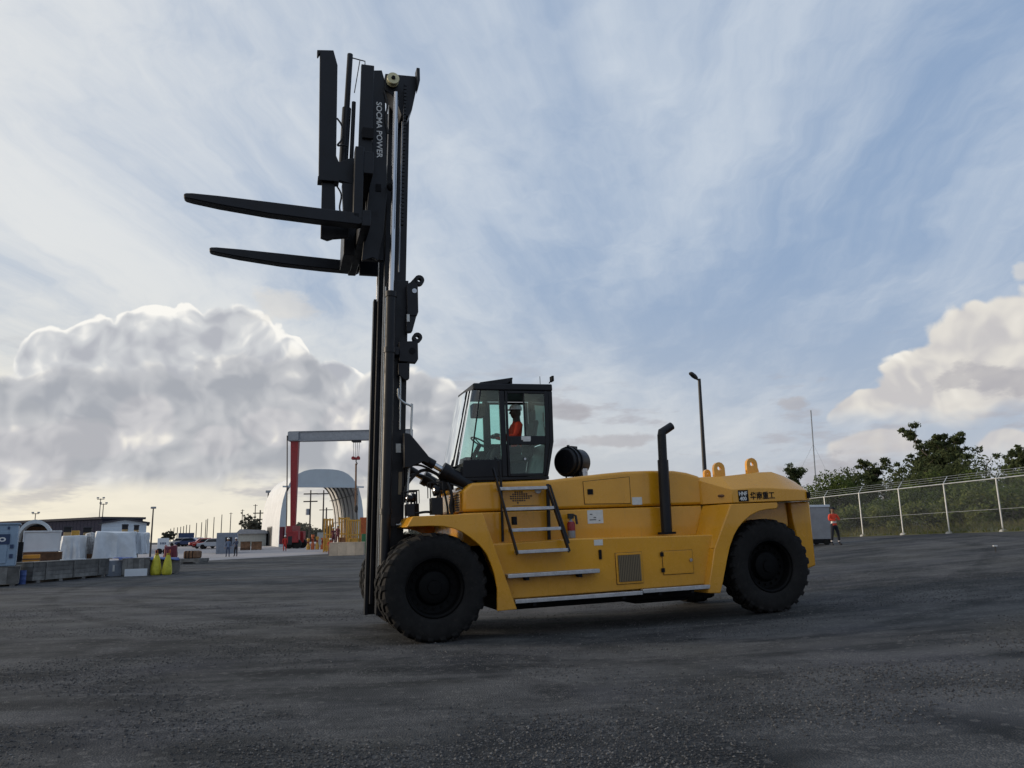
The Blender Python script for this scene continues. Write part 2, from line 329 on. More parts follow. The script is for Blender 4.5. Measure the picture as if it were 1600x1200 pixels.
# ------------------------------------------------------------------ mesh helpers
class MB:
    def __init__(s): s.v = []; s.f = []
    def addv(s, pts):
        i = len(s.v); s.v += [tuple(p) for p in pts]; return i
    def box(s, x0, x1, y0, y1, z0, z1):
        i = s.addv([(x0, y0, z0), (x1, y0, z0), (x1, y1, z0), (x0, y1, z0), (x0, y0, z1), (x1, y0, z1), (x1, y1, z1), (x0, y1, z1)])
        s.f += [(i, i+3, i+2, i+1), (i+4, i+5, i+6, i+7), (i, i+1, i+5, i+4), (i+1, i+2, i+6, i+5), (i+2, i+3, i+7, i+6), (i+3, i, i+4, i+7)]
        return s
    def prism(s, pts, y0, y1, axis='y'):
        """polygon (a, b) extruded; axis y: a->x b->z, axis x: a->y b->z, axis z: a->x b->y"""
        n = len(pts)
        def mk(a, b, t): return {'y': (a, t, b), 'x': (t, a, b), 'z': (a, b, t)}[axis]
        i = s.addv([mk(a, b, y0) for a, b in pts] + [mk(a, b, y1) for a, b in pts])
        A = tuple(range(i, i+n)); B = tuple(range(i+2*n-1, i+n-1, -1))
        ar = sum(pts[k][0]*pts[(k+1) % n][1] - pts[(k+1) % n][0]*pts[k][1] for k in range(n))
        flip = (ar > 0) != (axis in ('y',))
        flip = not flip if y1 < y0 else flip
        s.f += [A[::-1], B[::-1]] if flip else [A, B]
        for k in range(n):
            q = (i+k, i+n+k, i+n+(k+1) % n, i+(k+1) % n)
            s.f.append(q[::-1] if flip else q)
        return s
    def tube(s, path, r, n=10, cap=True):
        P = [Vector(p) for p in path]; rs = r if isinstance(r, (list, tuple)) else [r]*len(P)
        rings = []
        T0 = (P[1]-P[0]).normalized(); a = Vector((0, 0, 1)) if abs(T0.z) < 0.9 else Vector((1, 0, 0))
        N = T0.cross(a).normalized()
        for k, p in enumerate(P):
            T = (P[min(k+1, len(P)-1)] - P[max(k-1, 0)]).normalized()
            N = (N - T*N.dot(T)).normalized(); B = T.cross(N)
            rings.append(s.addv([p + (N*math.cos(2*math.pi*j/n) + B*math.sin(2*math.pi*j/n))*rs[k] for j in range(n)]))
        for k in range(len(P)-1):
            a_, b_ = rings[k], rings[k+1]
            s.f += [(a_+j, a_+(j+1) % n, b_+(j+1) % n, b_+j) for j in range(n)]
        if cap:
            s.f.append(tuple(rings[0]+j for j in range(n))[::-1]); s.f.append(tuple(rings[-1]+j for j in range(n)))
        return s
    def cyl(s, p0, p1, r, n=20, r1=None): return s.tube([p0, p1], [r, r if r1 is None else r1], n)
    def bar(s, p0, p1, w, h, up=(0, 0, 1)):
        p0 = Vector(p0); p1 = Vector(p1); T = (p1-p0).normalized(); U = Vector(up); S = T.cross(U).normalized(); U = S.cross(T)
        c = [(-1, -1), (1, -1), (1, 1), (-1, 1)]
        i = s.addv([p0 + S*(a*w/2) + U*(b*h/2) for a, b in c] + [p1 + S*(a*w/2) + U*(b*h/2) for a, b in c])
        s.f += [(i, i+3, i+2, i+1)[::-1], (i+4, i+5, i+6, i+7)[::-1]] + [(i+k, i+(k+1) % 4, i+4+(k+1) % 4, i+4+k)[::-1] for k in range(4)]
        return s
    def lathe(s, prof, n=40, c=(0, 0, 0), axis='y'):
        """profile [(r, t)] about axis"""
        rings = []
        for r, t in prof:
            pts = []
            for j in range(n):
                a = 2*math.pi*j/n; ca, sa = r*math.cos(a), r*math.sin(a)
                pts.append({'y': (c[0]+ca, c[1]+t, c[2]+sa), 'z': (c[0]+ca, c[1]+sa, c[2]+t), 'x': (c[0]+t, c[1]+ca, c[2]+sa)}[axis])
            rings.append(s.addv(pts))
        for k in range(len(prof)-1):
            a_, b_ = rings[k], rings[k+1]
            s.f += [(a_+j, b_+j, b_+(j+1) % n, a_+(j+1) % n) for j in range(n)]
        return s
    def quad(s, a, b, c, d): i = s.addv([a, b, c, d]); s.f.append((i, i+1, i+2, i+3)); return s
    def loft(s, rings, close=True, caps=True):
        n = len(rings[0]); ix = [s.addv(r) for r in rings]
        for a_, b_ in zip(ix, ix[1:]):
            s.f += [(a_+j, a_+(j+1) % n, b_+(j+1) % n, b_+j) for j in range(n if close else n-1)]
        if caps: s.f.append(tuple(ix[0]+j for j in range(n))[::-1]); s.f.append(tuple(ix[-1]+j for j in range(n)))
        return s
    def ball(s, c, r, n=10, m_=7, sq=(1, 1, 1)):
        c = Vector(c)
        return s.loft([[c + Vector((r*sq[0]*math.sin(p)*math.cos(2*math.pi*j/n), r*sq[1]*math.sin(p)*math.sin(2*math.pi*j/n), -r*sq[2]*math.cos(p))) for j in range(n)] for p in [0.06 + (math.pi-0.12)*k/(m_-1) for k in range(m_)]])
    def mesh(s, name, smooth=True, ang=32, recalc=False):
        me = bpy.data.meshes.new(name); me.from_pydata(s.v, [], s.f); me.update()
        if recalc:
            import bmesh
            b = bmesh.new(); b.from_mesh(me); bmesh.ops.recalc_face_normals(b, faces=b.faces); b.to_mesh(me); b.free()
        if smooth:
            me.polygons.foreach_set('use_smooth', [True]*len(me.polygons)); me.set_sharp_from_angle(angle=R(ang))
        return me
    def build(s, name, material, parent=None, bevel=0.0, seg=2, smooth=True, recalc=True, loc=None):
        me = s.mesh(name, smooth, recalc=recalc and len(s.f) < 60000); me.materials.append(MATS[material])
        o = bpy.data.objects.new(name, me); COL.objects.link(o)
        if parent: o.parent = parent
        if loc is not None: o.location = loc
        if bevel:
            b = o.modifiers.new('bevel', 'BEVEL'); b.width = bevel; b.segments = seg; b.limit_method = 'ANGLE'; b.angle_limit = R(35)
        return o
def tag(o, label=None, cat=None, group=None, kind=None):
    if label: o['label'] = label
    if cat: o['category'] = cat
    if group: o['group'] = group
    if kind: o['kind'] = kind
    return o
def thing(name, label, cat, loc=(0, 0, 0), rz=0.0, group=None):
    o = bpy.data.objects.new(name, None); COL.objects.link(o); o.location = loc; o.rotation_euler = (0, 0, rz); o.empty_display_size = 0.2
    return tag(o, label, cat, group)
def copy_tree(o, parent=None):
    c = o.copy(); COL.objects.link(c); c.parent = parent
    for ch in list(o.children): copy_tree(ch, c)
    return c
def copy_part(o, loc=(0, 0, 0), scale=None, parent=None):
    c = o.copy(); COL.objects.link(c); c.parent = parent or o.parent; c.location = Vector(o.location) + Vector(loc)
    if scale: c.scale = scale
    for ch in list(o.children):
        k = ch.copy(); COL.objects.link(k); k.parent = c
    return c
def text(s, size, material, parent, loc, rot, name='lettering', depth=0.002, sx=1.0, bold=0.0, align='LEFT'):
    cu = bpy.data.curves.new(name, 'FONT'); cu.body = s; cu.size = size; cu.extrude = depth; cu.offset = bold; cu.align_x = align
    cu.resolution_u = 3
    o = bpy.data.objects.new(name, cu); COL.objects.link(o)
    bpy.context.view_layer.update()
    me = bpy.data.meshes.new_from_object(o.evaluated_get(bpy.context.evaluated_depsgraph_get()))
    bpy.data.objects.remove(o); bpy.data.curves.remove(cu)
    me.materials.clear(); me.materials.append(MATS[material])
    w = bpy.data.objects.new(name, me); COL.objects.link(w); w.parent = parent; w.location = loc; w.rotation_euler = rot; w.scale = (sx, 1, 1)
    return w

def smooth01(a, b, x):
    t = min(1, max(0, (x-a)/(b-a))); return t*t*(3-2*t)
def gz(X, Y):
    """height of the yard: almost level, climbing gently to the fence on the right and across the far pad"""
    e = (X-3.2)/1.5
    r = 0.115*(e if e > 30 else math.log1p(math.exp(e)))
    r = 2.2*(1-math.exp(-(r/2.2)**3))**(1/3) if r > 1e-3 else r
    l = 0.012*min(88, max(0, Y-62))*(1-smooth01(-8, 6, X))
    return max(r, l) if l > 0 else r
def on(px, Y, dz=0.0):
    """ground point below photograph column px, Y metres away"""
    p = at(px, 840, Y); return Vector((p.x, Y, gz(p.x, Y)+dz))

# ================================================================== SETTING
def ground_material():
    M = bpy.data.materials.new('dark gravel'); M.use_nodes = True; t = M.node_tree; x = NX(t); b = t.nodes['Principled BSDF']
    pos = t.nodes.new('ShaderNodeNewGeometry').outputs['Position']
    big = x.noise(x.mapping(pos, rot=(0, 0, R(14)), sc=(0.05, 0.16, 1)), 1.0, 6, 0.6, 0.5)
    trk = x.noise(x.mapping(pos, rot=(0, 0, R(9)), sc=(0.10, 1.25, 1), loc=(4, 2, 0)), 1.0, 6, 0.62, 0.8)
    med = x.noise(pos, 0.8, 7, 0.62, 0.3)
    fine = x.noise(pos, 26.0, 4, 0.65)
    st = x.vor2(pos, 55.0, 0, .5); stc = x.vor2(pos, 55.0, 0, .5, 1); st2 = x.vor2(pos, 17.0, 0, .5, 1)
    far_ = x.noise(x.mapping(pos, rot=(0, 0, R(-12)), sc=(0.11, 0.22, 1), loc=(9, 3, 0)), 1.0, 4, 0.55, 0.6)
    k = x.add(x.add(x.mul(big, 0.34), x.mul(trk, 0.30)), x.add(x.mul(med, 0.24), x.mul(far_, 0.20)))
    # sweeping wheel tracks pressed into the gravel
    rough_ = x.noise(pos, 1.6, 4, 0.6)
    def ring(cx, cy, rad, wdt):
        rr = x.vm('LENGTH', x.vm('MULTIPLY', x.vm('SUBTRACT', pos, (cx, cy, 0.0)), (1.0, 1.0, 0.0)))
        dd = x.math('ABSOLUTE', x.sub(x.add(rr, x.mul(rough_, 0.25)), rad))
        return x.sub(1.0, x.step(dd, wdt*0.35, wdt))
    tracks = None
    for a in ((-9.0, 38.0, 29.6, 0.34), (-9.0, 38.0, 27.5, 0.34), (14.0, 41.0, 31.0, 0.32), (14.0, 41.0, 33.0, 0.32), (-30.0, -6.0, 34.0, 0.36), (-30.0, -6.0, 36.2, 0.36), (3.0, -38.0, 46.5, 0.40), (3.0, -38.0, 48.7, 0.40)):
        g_ = ring(*a); tracks = g_ if tracks is None else x.math('MAXIMUM', tracks, g_)
    tracks = x.mul(tracks, x.step(rough_, 0.30, 0.62))
    k = x.sub(k, x.mul(tracks, 0.07))
    c = x.mix(x.step(k, 0.43, 0.63), c4(0.0145, 0.0175, 0.0205), c4(0.094, 0.096, 0.099))
    hue = x.noise(pos, 0.33, 3, 0.55)
    c = x.mix(x.mul(x.step(hue, 0.50, 0.72), 0.45), c, c4(0.050, 0.054, 0.072))
    c = x.mix(x.mul(x.sub(1.0, x.step(hue, 0.28, 0.48)), 0.40), c, c4(0.058, 0.057, 0.046))
    r1 = x.xyz(stc)[0]; r2 = x.xyz(st2)[1]
    c = x.mix(x.mul(x.step(r1, 0.55, 0.98), x.mul(x.step(med, 0.40, 0.66), 0.55)), c, c4(0.165, 0.16, 0.16))
    c = x.mix(x.mul(x.step(r2, 0.90, 0.99), 0.35), c, c4(0.17, 0.165, 0.16))
    c = x.mix(x.mul(x.sub(1.0, x.step(fine, 0.30, 0.52)), 0.45), c, c4(0.018, 0.018, 0.020))
    t.links.new(c, b.inputs['Base Color']); b.inputs['Roughness'].default_value = 0.9; b.inputs['Specular IOR Level'].default_value = 0.25
    h = x.add(x.mul(x.sub(1.0, st), 0.55), x.add(x.mul(fine, 0.5), x.mul(trk, 1.2)))
    bn = t.nodes.new('ShaderNodeBump'); bn.inputs['Strength'].default_value = 0.75; bn.inputs['Distance'].default_value = 0.03
    t.links.new(h, bn.inputs['Height']); t.links.new(bn.outputs[0], b.inputs['Normal'])
    MATS['dark gravel'] = M
ground_material()
def pad_material():
    M = bpy.data.materials.new('pale concrete'); M.use_nodes = True; t = M.node_tree; x = NX(t); b = t.nodes['Principled BSDF']
    pos = t.nodes.new('ShaderNodeNewGeometry').outputs['Position']
    n = x.noise(x.mapping(pos, sc=(0.06, 0.02, 1)), 1.0, 6, 0.6, 0.4); n2 = x.noise(pos, 0.7, 6, 0.65)
    c = x.mix(x.step(x.add(x.mul(n, 0.6), x.mul(n2, 0.4)), 0.35, 0.65), c4(0.27, 0.255, 0.26), c4(0.40, 0.375, 0.37))
    t.links.new(c, b.inputs['Base Color']); b.inputs['Roughness'].default_value = 0.85; MATS['pale concrete'] = M
pad_material()
def grass_material():
    M = bpy.data.materials.new('rough turf'); M.use_nodes = True; t = M.node_tree; x = NX(t); b = t.nodes['Principled BSDF']
    pos = t.nodes.new('ShaderNodeNewGeometry').outputs['Position']
    n = x.noise(pos, 0.9, 6, 0.65)
    c = x.mix(x.step(n, 0.35, 0.65), c4(0.05, 0.06, 0.022), c4(0.125, 0.115, 0.05))
    t.links.new(c, b.inputs['Base Color']); b.inputs['Roughness'].default_value = 0.95; MATS['rough turf'] = M
grass_material()

def axis(lo, hi, near, step0, growth):
    out = [near]; s = step0; p = near
    while p < hi: p += s; s *= growth; out.append(min(p, hi))
    s = step0; p = near
    while p > lo: p -= s; s *= growth; out.insert(0, max(p, lo))
    return out
def sheet(name, xs, ys, fz, material):
    nx = len(xs); mb = MB(); mb.v = [(X, Y, fz(X, Y)) for Y in ys for X in xs]
    mb.f = [(j*nx+i, j*nx+i+1, (j+1)*nx+i+1, (j+1)*nx+i) for j in range(len(ys)-1) for i in range(nx-1)]
    return mb.build(name, material, recalc=False)
def bumpy(X, Y):
    a = math.sin(X*1.7+math.sin(Y*0.9)*1.3)*math.sin(Y*2.1+X*0.6)*0.010 + math.sin(X*0.55-Y*0.8)*0.012 + math.sin(Y*4.3+math.sin(X*0.7)*2)*0.006
    w = math.exp(-((X-2)**2/160 + (Y-9)**2/120))
    t_ = smooth01(2.2, 3.6, abs((Y-14.6)-(X-1.6)*0.30))                 # keep it rolled flat under the truck
    return gz(X, Y) + a*w*t_
g = sheet('ground', axis(-2500, 2500, 0, 0.35, 1.045), axis(-60, 4500, 8, 0.22, 1.035), bumpy, 'dark gravel'); tag(g, kind='structure')

# concrete pad on the far left, lying on the gravel
def make_pad():
    A = Vector((-27.9, 65.9)); B = Vector((-15.7, 83.9)); d = (B-A).normalized(); n = Vector((-d.y, d.x))
    ss = [-60+4*k for k in range(37)]; ts = [0, .4, 2, 5, 9, 14, 20, 28, 38, 50, 65, 85, 110, 140, 180, 230, 300]
    mb = MB()
    for t in ts:
        for s in ss:
            p = A + d*s + n*t; mb.v.append((p.x, p.y, gz(p.x, p.y) + (0.05 if t > 0 else -0.02)))
    k = len(ss); mb.f = [(j*k+i, j*k+i+1, (j+1)*k+i+1, (j+1)*k+i) for j in range(len(ts)-1) for i in range(k-1)]
    o = mb.build('concrete_pad', 'pale concrete', recalc=False); tag(o, kind='structure')
make_pad()

# loose stones of the yard (nobody could count them)
def make_gravel():
    mb = MB(); r = random.Random(3)
    def stone(X, Y, s):
        z = bumpy(X, Y)+s*0.25; a = r.random()*6.28
        p = []
        for dx, dy, dz in ((1, 0, 0), (0, 1, 0), (-1, 0, 0), (0, -1, 0), (0, 0, .75), (0, 0, -.6)):
            q = 0.7+0.6*r.random(); ca, sa = math.cos(a), math.sin(a)
            p.append((X+(dx*ca-dy*sa)*s*q, Y+(dx*sa+dy*ca)*s*q*0.85, z+dz*s*q))
        i = mb.addv(p)
        for k in range(4):
            mb.f.append((i+k, i+(k+1) % 4, i+4)); mb.f.append((i+(k+1) % 4, i+k, i+5))
    n = 0
    while n < 64000:
        Y = 5.6 + 16*r.random()**1.9; X = (r.random()*2-1)*(0.72*Y+0.6)
        c = math.sin(X*0.9+math.sin(Y*1.3)*1.6)+math.sin(Y*1.1-X*0.35)*0.9+math.sin(X*2.3+Y*1.9)*0.5
        if r.random() > 0.26+0.42*c: continue
        stone(X, Y, 0.004+0.013*r.random()**3.0); n += 1
    o = mb.build('gravel', 'loose stone', smooth=False, recalc=False); tag(o, 'loose grey gravel scattered over the dark yard', 'gravel', kind='stuff')
M = bpy.data.materials.new('loose stone'); M.use_nodes = True; _x = NX(M.node_tree); _b = M.node_tree.nodes['Principled BSDF']
_g = M.node_tree.nodes.new('ShaderNodeNewGeometry')
_rr = M.node_tree.nodes.new('ShaderNodeValToRGB'); _rr.color_ramp.elements[0].color = (0.030, 0.031, 0.034, 1); _rr.color_ramp.elements[1].color = (0.165, 0.16, 0.155, 1)
_e = _rr.color_ramp.elements.new(0.72); _e.color = (0.060, 0.060, 0.062, 1)
M.node_tree.links.new(_g.outputs['Random Per Island'], _rr.inputs[0]); M.node_tree.links.new(_rr.outputs[0], _b.inputs['Base Color'])
_b.inputs['Roughness'].default_value = 0.85; MATS['loose stone'] = M
make_gravel()

# ================================================================== FORKLIFT
FK = (-1.291, 12.912, 0.0)
fl = thing('forklift', 'large yellow heavy forklift truck with tall black mast and raised forks', 'forklift', FK)
fl.rotation_euler = (0, -0.022, R(17))
# local frame: x runs from the front axle to the rear, y from the near flank to the far one, z up
YEL, BLK = 'yellow paint', 'black paint'
W = 3.6

# ---- wheels
TW = 0.50
def tyre_mesh():
    mb = MB()
    prof = [(.46, .07), (.50, .03), (.56, .015), (.68, .0), (.77, .008), (.825, .035), (.848, .075), (.852, .25), (.848, .425), (.825, .465), (.77, .492), (.68, .50), (.56, .485), (.50, .47), (.46, .43)]
    mb.lathe(prof, 64)
    n = 25
    for side in (0, 1):
        for k in range(n):
            t0 = 2*math.pi*(k+0.5*side)/n
            def P(th, r, y): return (r*math.cos(th), (y if side == 0 else TW-y), r*math.sin(th))
            wd = 0.072; sl = 0.19
            st = [(0.012, -.01, .775, .825), (0.055, 0.015, .825, .880), (0.15, 0.06, .840, .884), (0.285, sl, .840, .884)]
            rings = [[P(t0+sh-wd*.9, rl, y), P(t0+sh+wd*.9, rl, y), P(t0+sh+wd*.62, rh, y), P(t0+sh-wd*.62, rh, y)] for y, sh, rl, rh in st]
            mb.loft(rings)
    return mb
def rim_mesh():
    mb = MB()
    mb.lathe([(.475, .02), (.49, .035), (.475, .06), (.44, .07), (.425, .12), (.415, .22), (.30, .235), (.27, .20), (.255, .15), (.20, .125), (.12, .12), (.11, .095), (.001, .09)], 48)
    mb.lathe([(.475, .02), (.465, .05), (.44, .07)], 48)
    return mb
ty = tyre_mesh().build('tyre', 'tyre rubber'); rm = rim_mesh().build('rim', 'rim black', recalc=False); bo = MB().cyl((0, .24, 0), (0, .185, 0), .022, 6).build('wheel_nut', 'rim black')
def wheel(x, y, flip=False, first=False):
    w = bpy.data.objects.new('wheel', None); COL.objects.link(w); w.parent = fl; w.location = (x, y, 0.872)
    w.rotation_euler = (0, rnd.random()*6, math.pi if flip else 0)
    for o in (ty, rm):
        k = o if first else o.copy()
        if not first: COL.objects.link(k)
        k.parent = w
    for j in range(16):
        k = bo if first and j == 0 else bo.copy()
        if k is not bo: COL.objects.link(k)
        k.parent = w; k.location = (.345*math.cos(2*math.pi*j/16), 0, .345*math.sin(2*math.pi*j/16))
wheel(0, 0, first=True); wheel(0, .56); wheel(0, W, True); wheel(0, W-.56, True); wheel(6.47, .13); wheel(6.47, W-.13, True)
mb = MB(); mb.cyl((0, .3, .875), (0, W-.3, .875), .24, 20); mb.box(-.2, .2, 1.15, 2.45, .62, 1.2)
mb.build('front_axle', 'black matt', fl, bevel=.02)
mb = MB(); mb.bar((6.47, .4, .86), (6.47, W-.4, .86), .34, .34); mb.box(6.2, 6.75, 1.4, 2.2, .7, 1.4)
mb.build('steer_axle', 'black matt', fl, bevel=.02)

# ---- chassis
mb = MB(); mb.box(.35, 7.3, 1.12, 2.48, .62, 1.5); mb.box(1.3, 5.0, .74, 1.12, .66, 1.45); mb.box(1.3, 5.0, 2.48, 2.86, .66, 1.45)
mb.box(1.25, 5.15, .76, 2.84, .36, .655)  # belly box added low to block light and darken the ground underneath
mb.build('chassis_frame_shade_belly', 'black matt', fl, bevel=.02)
mb = MB(); mb.box(3.9, 5.0, .80, 1.6, .30, .359); mb.build('sump', 'black matt', fl, bevel=.03)

# ---- front fenders: skirt with wheel arch + bent cover plate
def fender():
    mb = MB()
    top = [(-.46, 1.87), (-.362, 2.031), (.82, 2.043), (1.358, .446)]
    arch = [(1.014, .439), (1.028, .797), (.983, 1.058), (.925, 1.23), (.862, 1.377), (.74, 1.53), (.596, 1.65), (.47, 1.74), (.328, 1.808), (.14, 1.852), (-.068, 1.865)]
    mb.prism(top + arch, -.035, .012)
    th = .035
    def plate(a, b, v0, v1):
        A = Vector((a[0], 0, a[1])); B = Vector((b[0], 0, b[1])); n = Vector((-(B-A).z, 0, (B-A).x)).normalized()
        if n.z < 0 or abs(n.z) < .01: n = -n
        pts = [A, B, B-n*th, A-n*th]
        mb.prism([(p.x, p.z) for p in pts], v0, v1)
    plate(top[0], top[1], .0125, 1.10); plate(top[1], top[2], .0125, 1.10); plate(top[2], top[3], .0125, .60)
    mb.prism([(-.46, 1.868), (-.36, 1.99), (-.33, 1.99), (-.33, 1.868)], .02, 1.08)
    return mb
f1 = fender().build('front_fender', YEL, fl, bevel=.012)
copy_part(f1, (0, W, 0), (1, -1, 1))
# ---- side tanks
def tank(v0, v1):
    return MB().prism([(.93, 1.53), (2.54, 1.553), (5.24, 1.511), (5.302, 1.485), (5.002, .62), (1.30, .598)], v0, v1)
t1 = tank(.12, .74).build('side_tank', YEL, fl, bevel=.025, seg=3); tank(W-.74, W-.12).build('side_tank', YEL, fl, bevel=.025)
# tank fittings
MB().box(3.254, 3.780, .1145, .1194, .720, 1.270).build('vent_seam', 'paint seam', t1)
mb = MB(); mb.box(3.262, 3.772, .098, .1143, .728, 1.262); vent = mb.build('vent_frame', YEL, t1, bevel=.006)
mb = MB(); mb.box(3.30, 3.735, .090, .0975, .765, 1.225); mb.build('vent_recess', 'dark opening', t1)
for k in range(13):
    xk = 3.315+k*.0335
    if k == 0: s0 = MB().box(-.011, .011, .080, .0895, .77, 1.22).build('slat', 'grille tan', t1, loc=(xk, 0, 0))
    else:
        o = s0.copy(); COL.objects.link(o); o.location = (xk, 0, 0)
MB().box(4.176, 4.799, .1145, .1194, .833, 1.259).build('door_seam', 'paint seam', t1)
dp = MB().box(4.185, 4.79, .104, .1143, .842, 1.250).build('tank_door', YEL, t1, bevel=.008)
for z in (.885, 1.165): MB().box(4.135, 4.205, .090, .1035, z, z+.075).build('hinge', 'black matt', dp, bevel=.006)
MB().cyl((4.745, .106, 1.075), (4.745, .082, 1.075), .030, 16).build('lock', 'chrome', dp)
MB().box(2.872, 3.04, .116, .1195, 1.415, 1.515).build('sticker', 'sticker white', t1)
mb = MB(); mb.box(2.945, 3.0, .095, .1195, 1.175, 1.34); mb.build('latch_plate', 'black matt', t1, bevel=.01)
# ---- silver steps along the flank
def step(u0, u1, w0, w1, v0, name='step'):
    mb = MB(); mb.box(u0, u1, v0, .118, w0, w1)
    s = mb.build(name, 'step metal', fl, bevel=.008)
    mb = MB()
    for u in (u0+.35, u1-.35): mb.box(u-.03, u+.03, v0+.03, .118, w0-.055, w0-.001)
    mb.build('step_bracket', 'black matt', s)
    return s
step(1.335, 3.68, .533, .600, -.03); step(3.70, 5.045, .552, .622, .0); step(1.213, 2.873, .955, 1.022, -.07)

# ---- engine hood, split by the long seam
mb = MB(); mb.prism([(.60, 1.5), (.60, 2.071), (5.30, 2.058), (5.30, 1.5)], .5, W-.5); hl = mb.build('hood_lower', YEL, fl, bevel=.02, seg=3)
prof = [(.60, 2.084), (.62, 2.46), (.78, 2.592), (2.29, 2.616), (2.79, 2.663), (3.30, 2.707), (3.77, 2.739), (4.30, 2.745), (4.78, 2.733), (5.05, 2.692), (5.27, 2.628), (5.34, 2.600), (5.34, 2.072)]
mb = MB(); mb.prism(prof, .5, W-.5); hu = mb.build('hood_upper', YEL, fl, bevel=.055, seg=4)
MB().prism([(2.884, 2.149), (2.877, 2.570), (3.827, 2.640), (3.824, 2.131)], .4955, .4994).build('door_seam', 'paint seam', hu)
hd = MB().prism([(2.895, 2.160), (2.888, 2.560), (3.815, 2.628), (3.812, 2.142)], .487, .4953).build('hood_door', YEL, hu, bevel=.004, seg=2)
MB().box(2.955, 3.065, .470, .4875, 2.325, 2.425).build('latch', 'black matt', hd, bevel=.012)
MB().box(3.848, 4.05, .495, .4992, 2.112, 2.252).build('sticker', 'sticker white', hu)
st_ = MB().box(2.932, 3.240, .495, .4992, 1.800, 2.042).build('sticker', 'sticker white', hl)
mb = MB()
for z_, a, b in ((1.96, 2.98, 3.03), (1.90, 3.05, 3.10), (1.86, 2.97, 3.10), (1.845, 3.15, 3.18)): mb.box(a, b, .4935, .4948, z_, z_+.014)
mb.build('print', 'black matt', st_)['kind'] = 'stuff'
# heart-shaped perforation
mb = MB(); rows = {0: (4, 6), 1: (2, 8), 2: (1, 9), 3: (0, 10), 4: (0, 9), 5: (1, 7)}
for r_ in range(6):
    for c_ in range(10):
        hh = [2, 4, 5, 6, 5, 5, 4, 3, 2, 1][c_]
        if abs(r_-2.6) <= hh/2: mb.box(1.475+c_*.042, 1.503+c_*.042, .496, .4994, 2.205+r_*.038, 2.230+r_*.038)
mb.build('perforation', 'dark opening', hu)['kind'] = 'stuff'
mb = MB(); mb.box(1.50, 2.02, .4955, .4994, 2.16, 2.168); mb.build('trim_line', 'dark opening', hu)
mb = MB(); mb.cyl((2.0, .5, 2.43), (2.0, .478, 2.43), .06, 16); mb.build('cap', 'step metal', hu)
# louvres on the hood's front face
mb = MB(); mb.box(.585, .5995, .62, 1.55, 2.10, 2.44); lf = mb.build('louvre_panel', YEL, hu, bevel=.006)
for k in range(7): MB().box(.570, .5845, .70, 1.45, 2.125+k*.043, 2.145+k*.043).build('slat', 'dark opening', lf)
mb = MB(); mb.box(.60, 1.05, .5, .62, 2.09, 2.10)
# ---- fire extinguisher on the ledge
e = MB().lathe([(.001, 0), (.065, 0), (.07, .02), (.07, .24), (.05, .29), (.022, .31), (.022, .34)], 20, (2.55, .36, 1.56), 'z').build('fire_extinguisher', 'grey steel', fl)
MB().lathe([(.0725, .13), (.0725, .25), (.055, .29)], 20, (2.55, .36, 1.56), 'z').build('band', 'red paint', e, recalc=False)
mb = MB(); mb.tube([(2.55, .36, 1.9), (2.60, .34, 1.97), (2.64, .34, 1.95), (2.655, .33, 1.80)], .022, 8); mb.box(2.50, 2.60, .33, .39, 1.90, 1.99); mb.build('hose', 'hose rubber', e)

# ---- counterweight and rear fenders
stn = [(5.28, .5, 2.535, .62, 2.600), (5.675, .0, 2.315, .31, 2.590), (6.1, 0, 2.335, .33, 2.622), (6.5, 0, 2.325, .33, 2.655), (6.82, 0, 2.30, .34, 2.660), (7.10, 0, 2.285, .36, 2.575), (7.35, .03, 2.265, .36, 2.455), (7.62, .32, 2.245, .62, 2.34), (7.78, .52, 2.20, .80, 2.27)]
rings = []
for u, vo, wo, vi, wi in stn:
    rings.append([(u, vo, 2.072), (u, vo, wo), (u, vi, wi), (u, W-vi, wi), (u, W-vo, wo), (u, W-vo, 2.072)])
cw = MB().loft(rings).build('counterweight', YEL, fl, bevel=.010, seg=2)
cw.data.set_sharp_from_angle(angle=R(14))
mb = MB(); mb.prism([(7.30, 2.06), (7.775, 2.06), (7.76, .80), (7.45, .72)], .52, W-.52); mb.build('counterweight_block', YEL, cw, bevel=.03)
mb = MB(); mb.box(7.792, 7.80, .75, 1.05, 2.10, 2.2); mb.build('tail_lamp', 'red paint', cw)
mb = MB(); mb.box(7.34, 7.40, -.006, .03, 2.11, 2.23); mb.build('marker_lamp', 'black matt', cw)
def rfender():
    mb = MB()
    o_ = [(5.63, 2.055), (5.205, 1.258), (4.992, .475)]
    ar = [(5.241, .459), (5.314, .647), (5.453, 1.073), (5.53, 1.28), (5.632, 1.47), (5.74, 1.61), (5.865, 1.719), (6.03, 1.83), (6.236, 1.905), (6.43, 1.93), (6.60, 1.931), (6.638, 1.955), (6.65, 2.0), (6.645, 2.055)]
    mb.prism(o_ + ar, .0, .05)
    i_ = [(5.315, 2.055), (5.03, 1.258), (4.90, .475)]
    for k in range(2):
        a, b, c, d = o_[k], o_[k+1], i_[k+1], i_[k]
        rings = [[(a[0], .003, a[1]), (b[0], .003, b[1]), (c[0], .50, c[1]), (d[0], .50, d[1])], [(a[0]+.05, .003, a[1]), (b[0]+.05, .003, b[1]), (c[0]+.05, .50, c[1]), (d[0]+.05, .50, d[1])]]
        mb.loft(rings)
    return mb
rf = rfender().build('rear_fender', YEL, fl, bevel=.014); copy_part(rf, (0, W, 0), (1, -1, 1))
mb = MB(); mb.box(5.32, 7.28, .62, 1.11, 1.60, 2.06); mb.box(5.32, 7.28, W-1.11, W-.62, 1.60, 2.06); mb.build('wheel_arch_liner', YEL, cw)
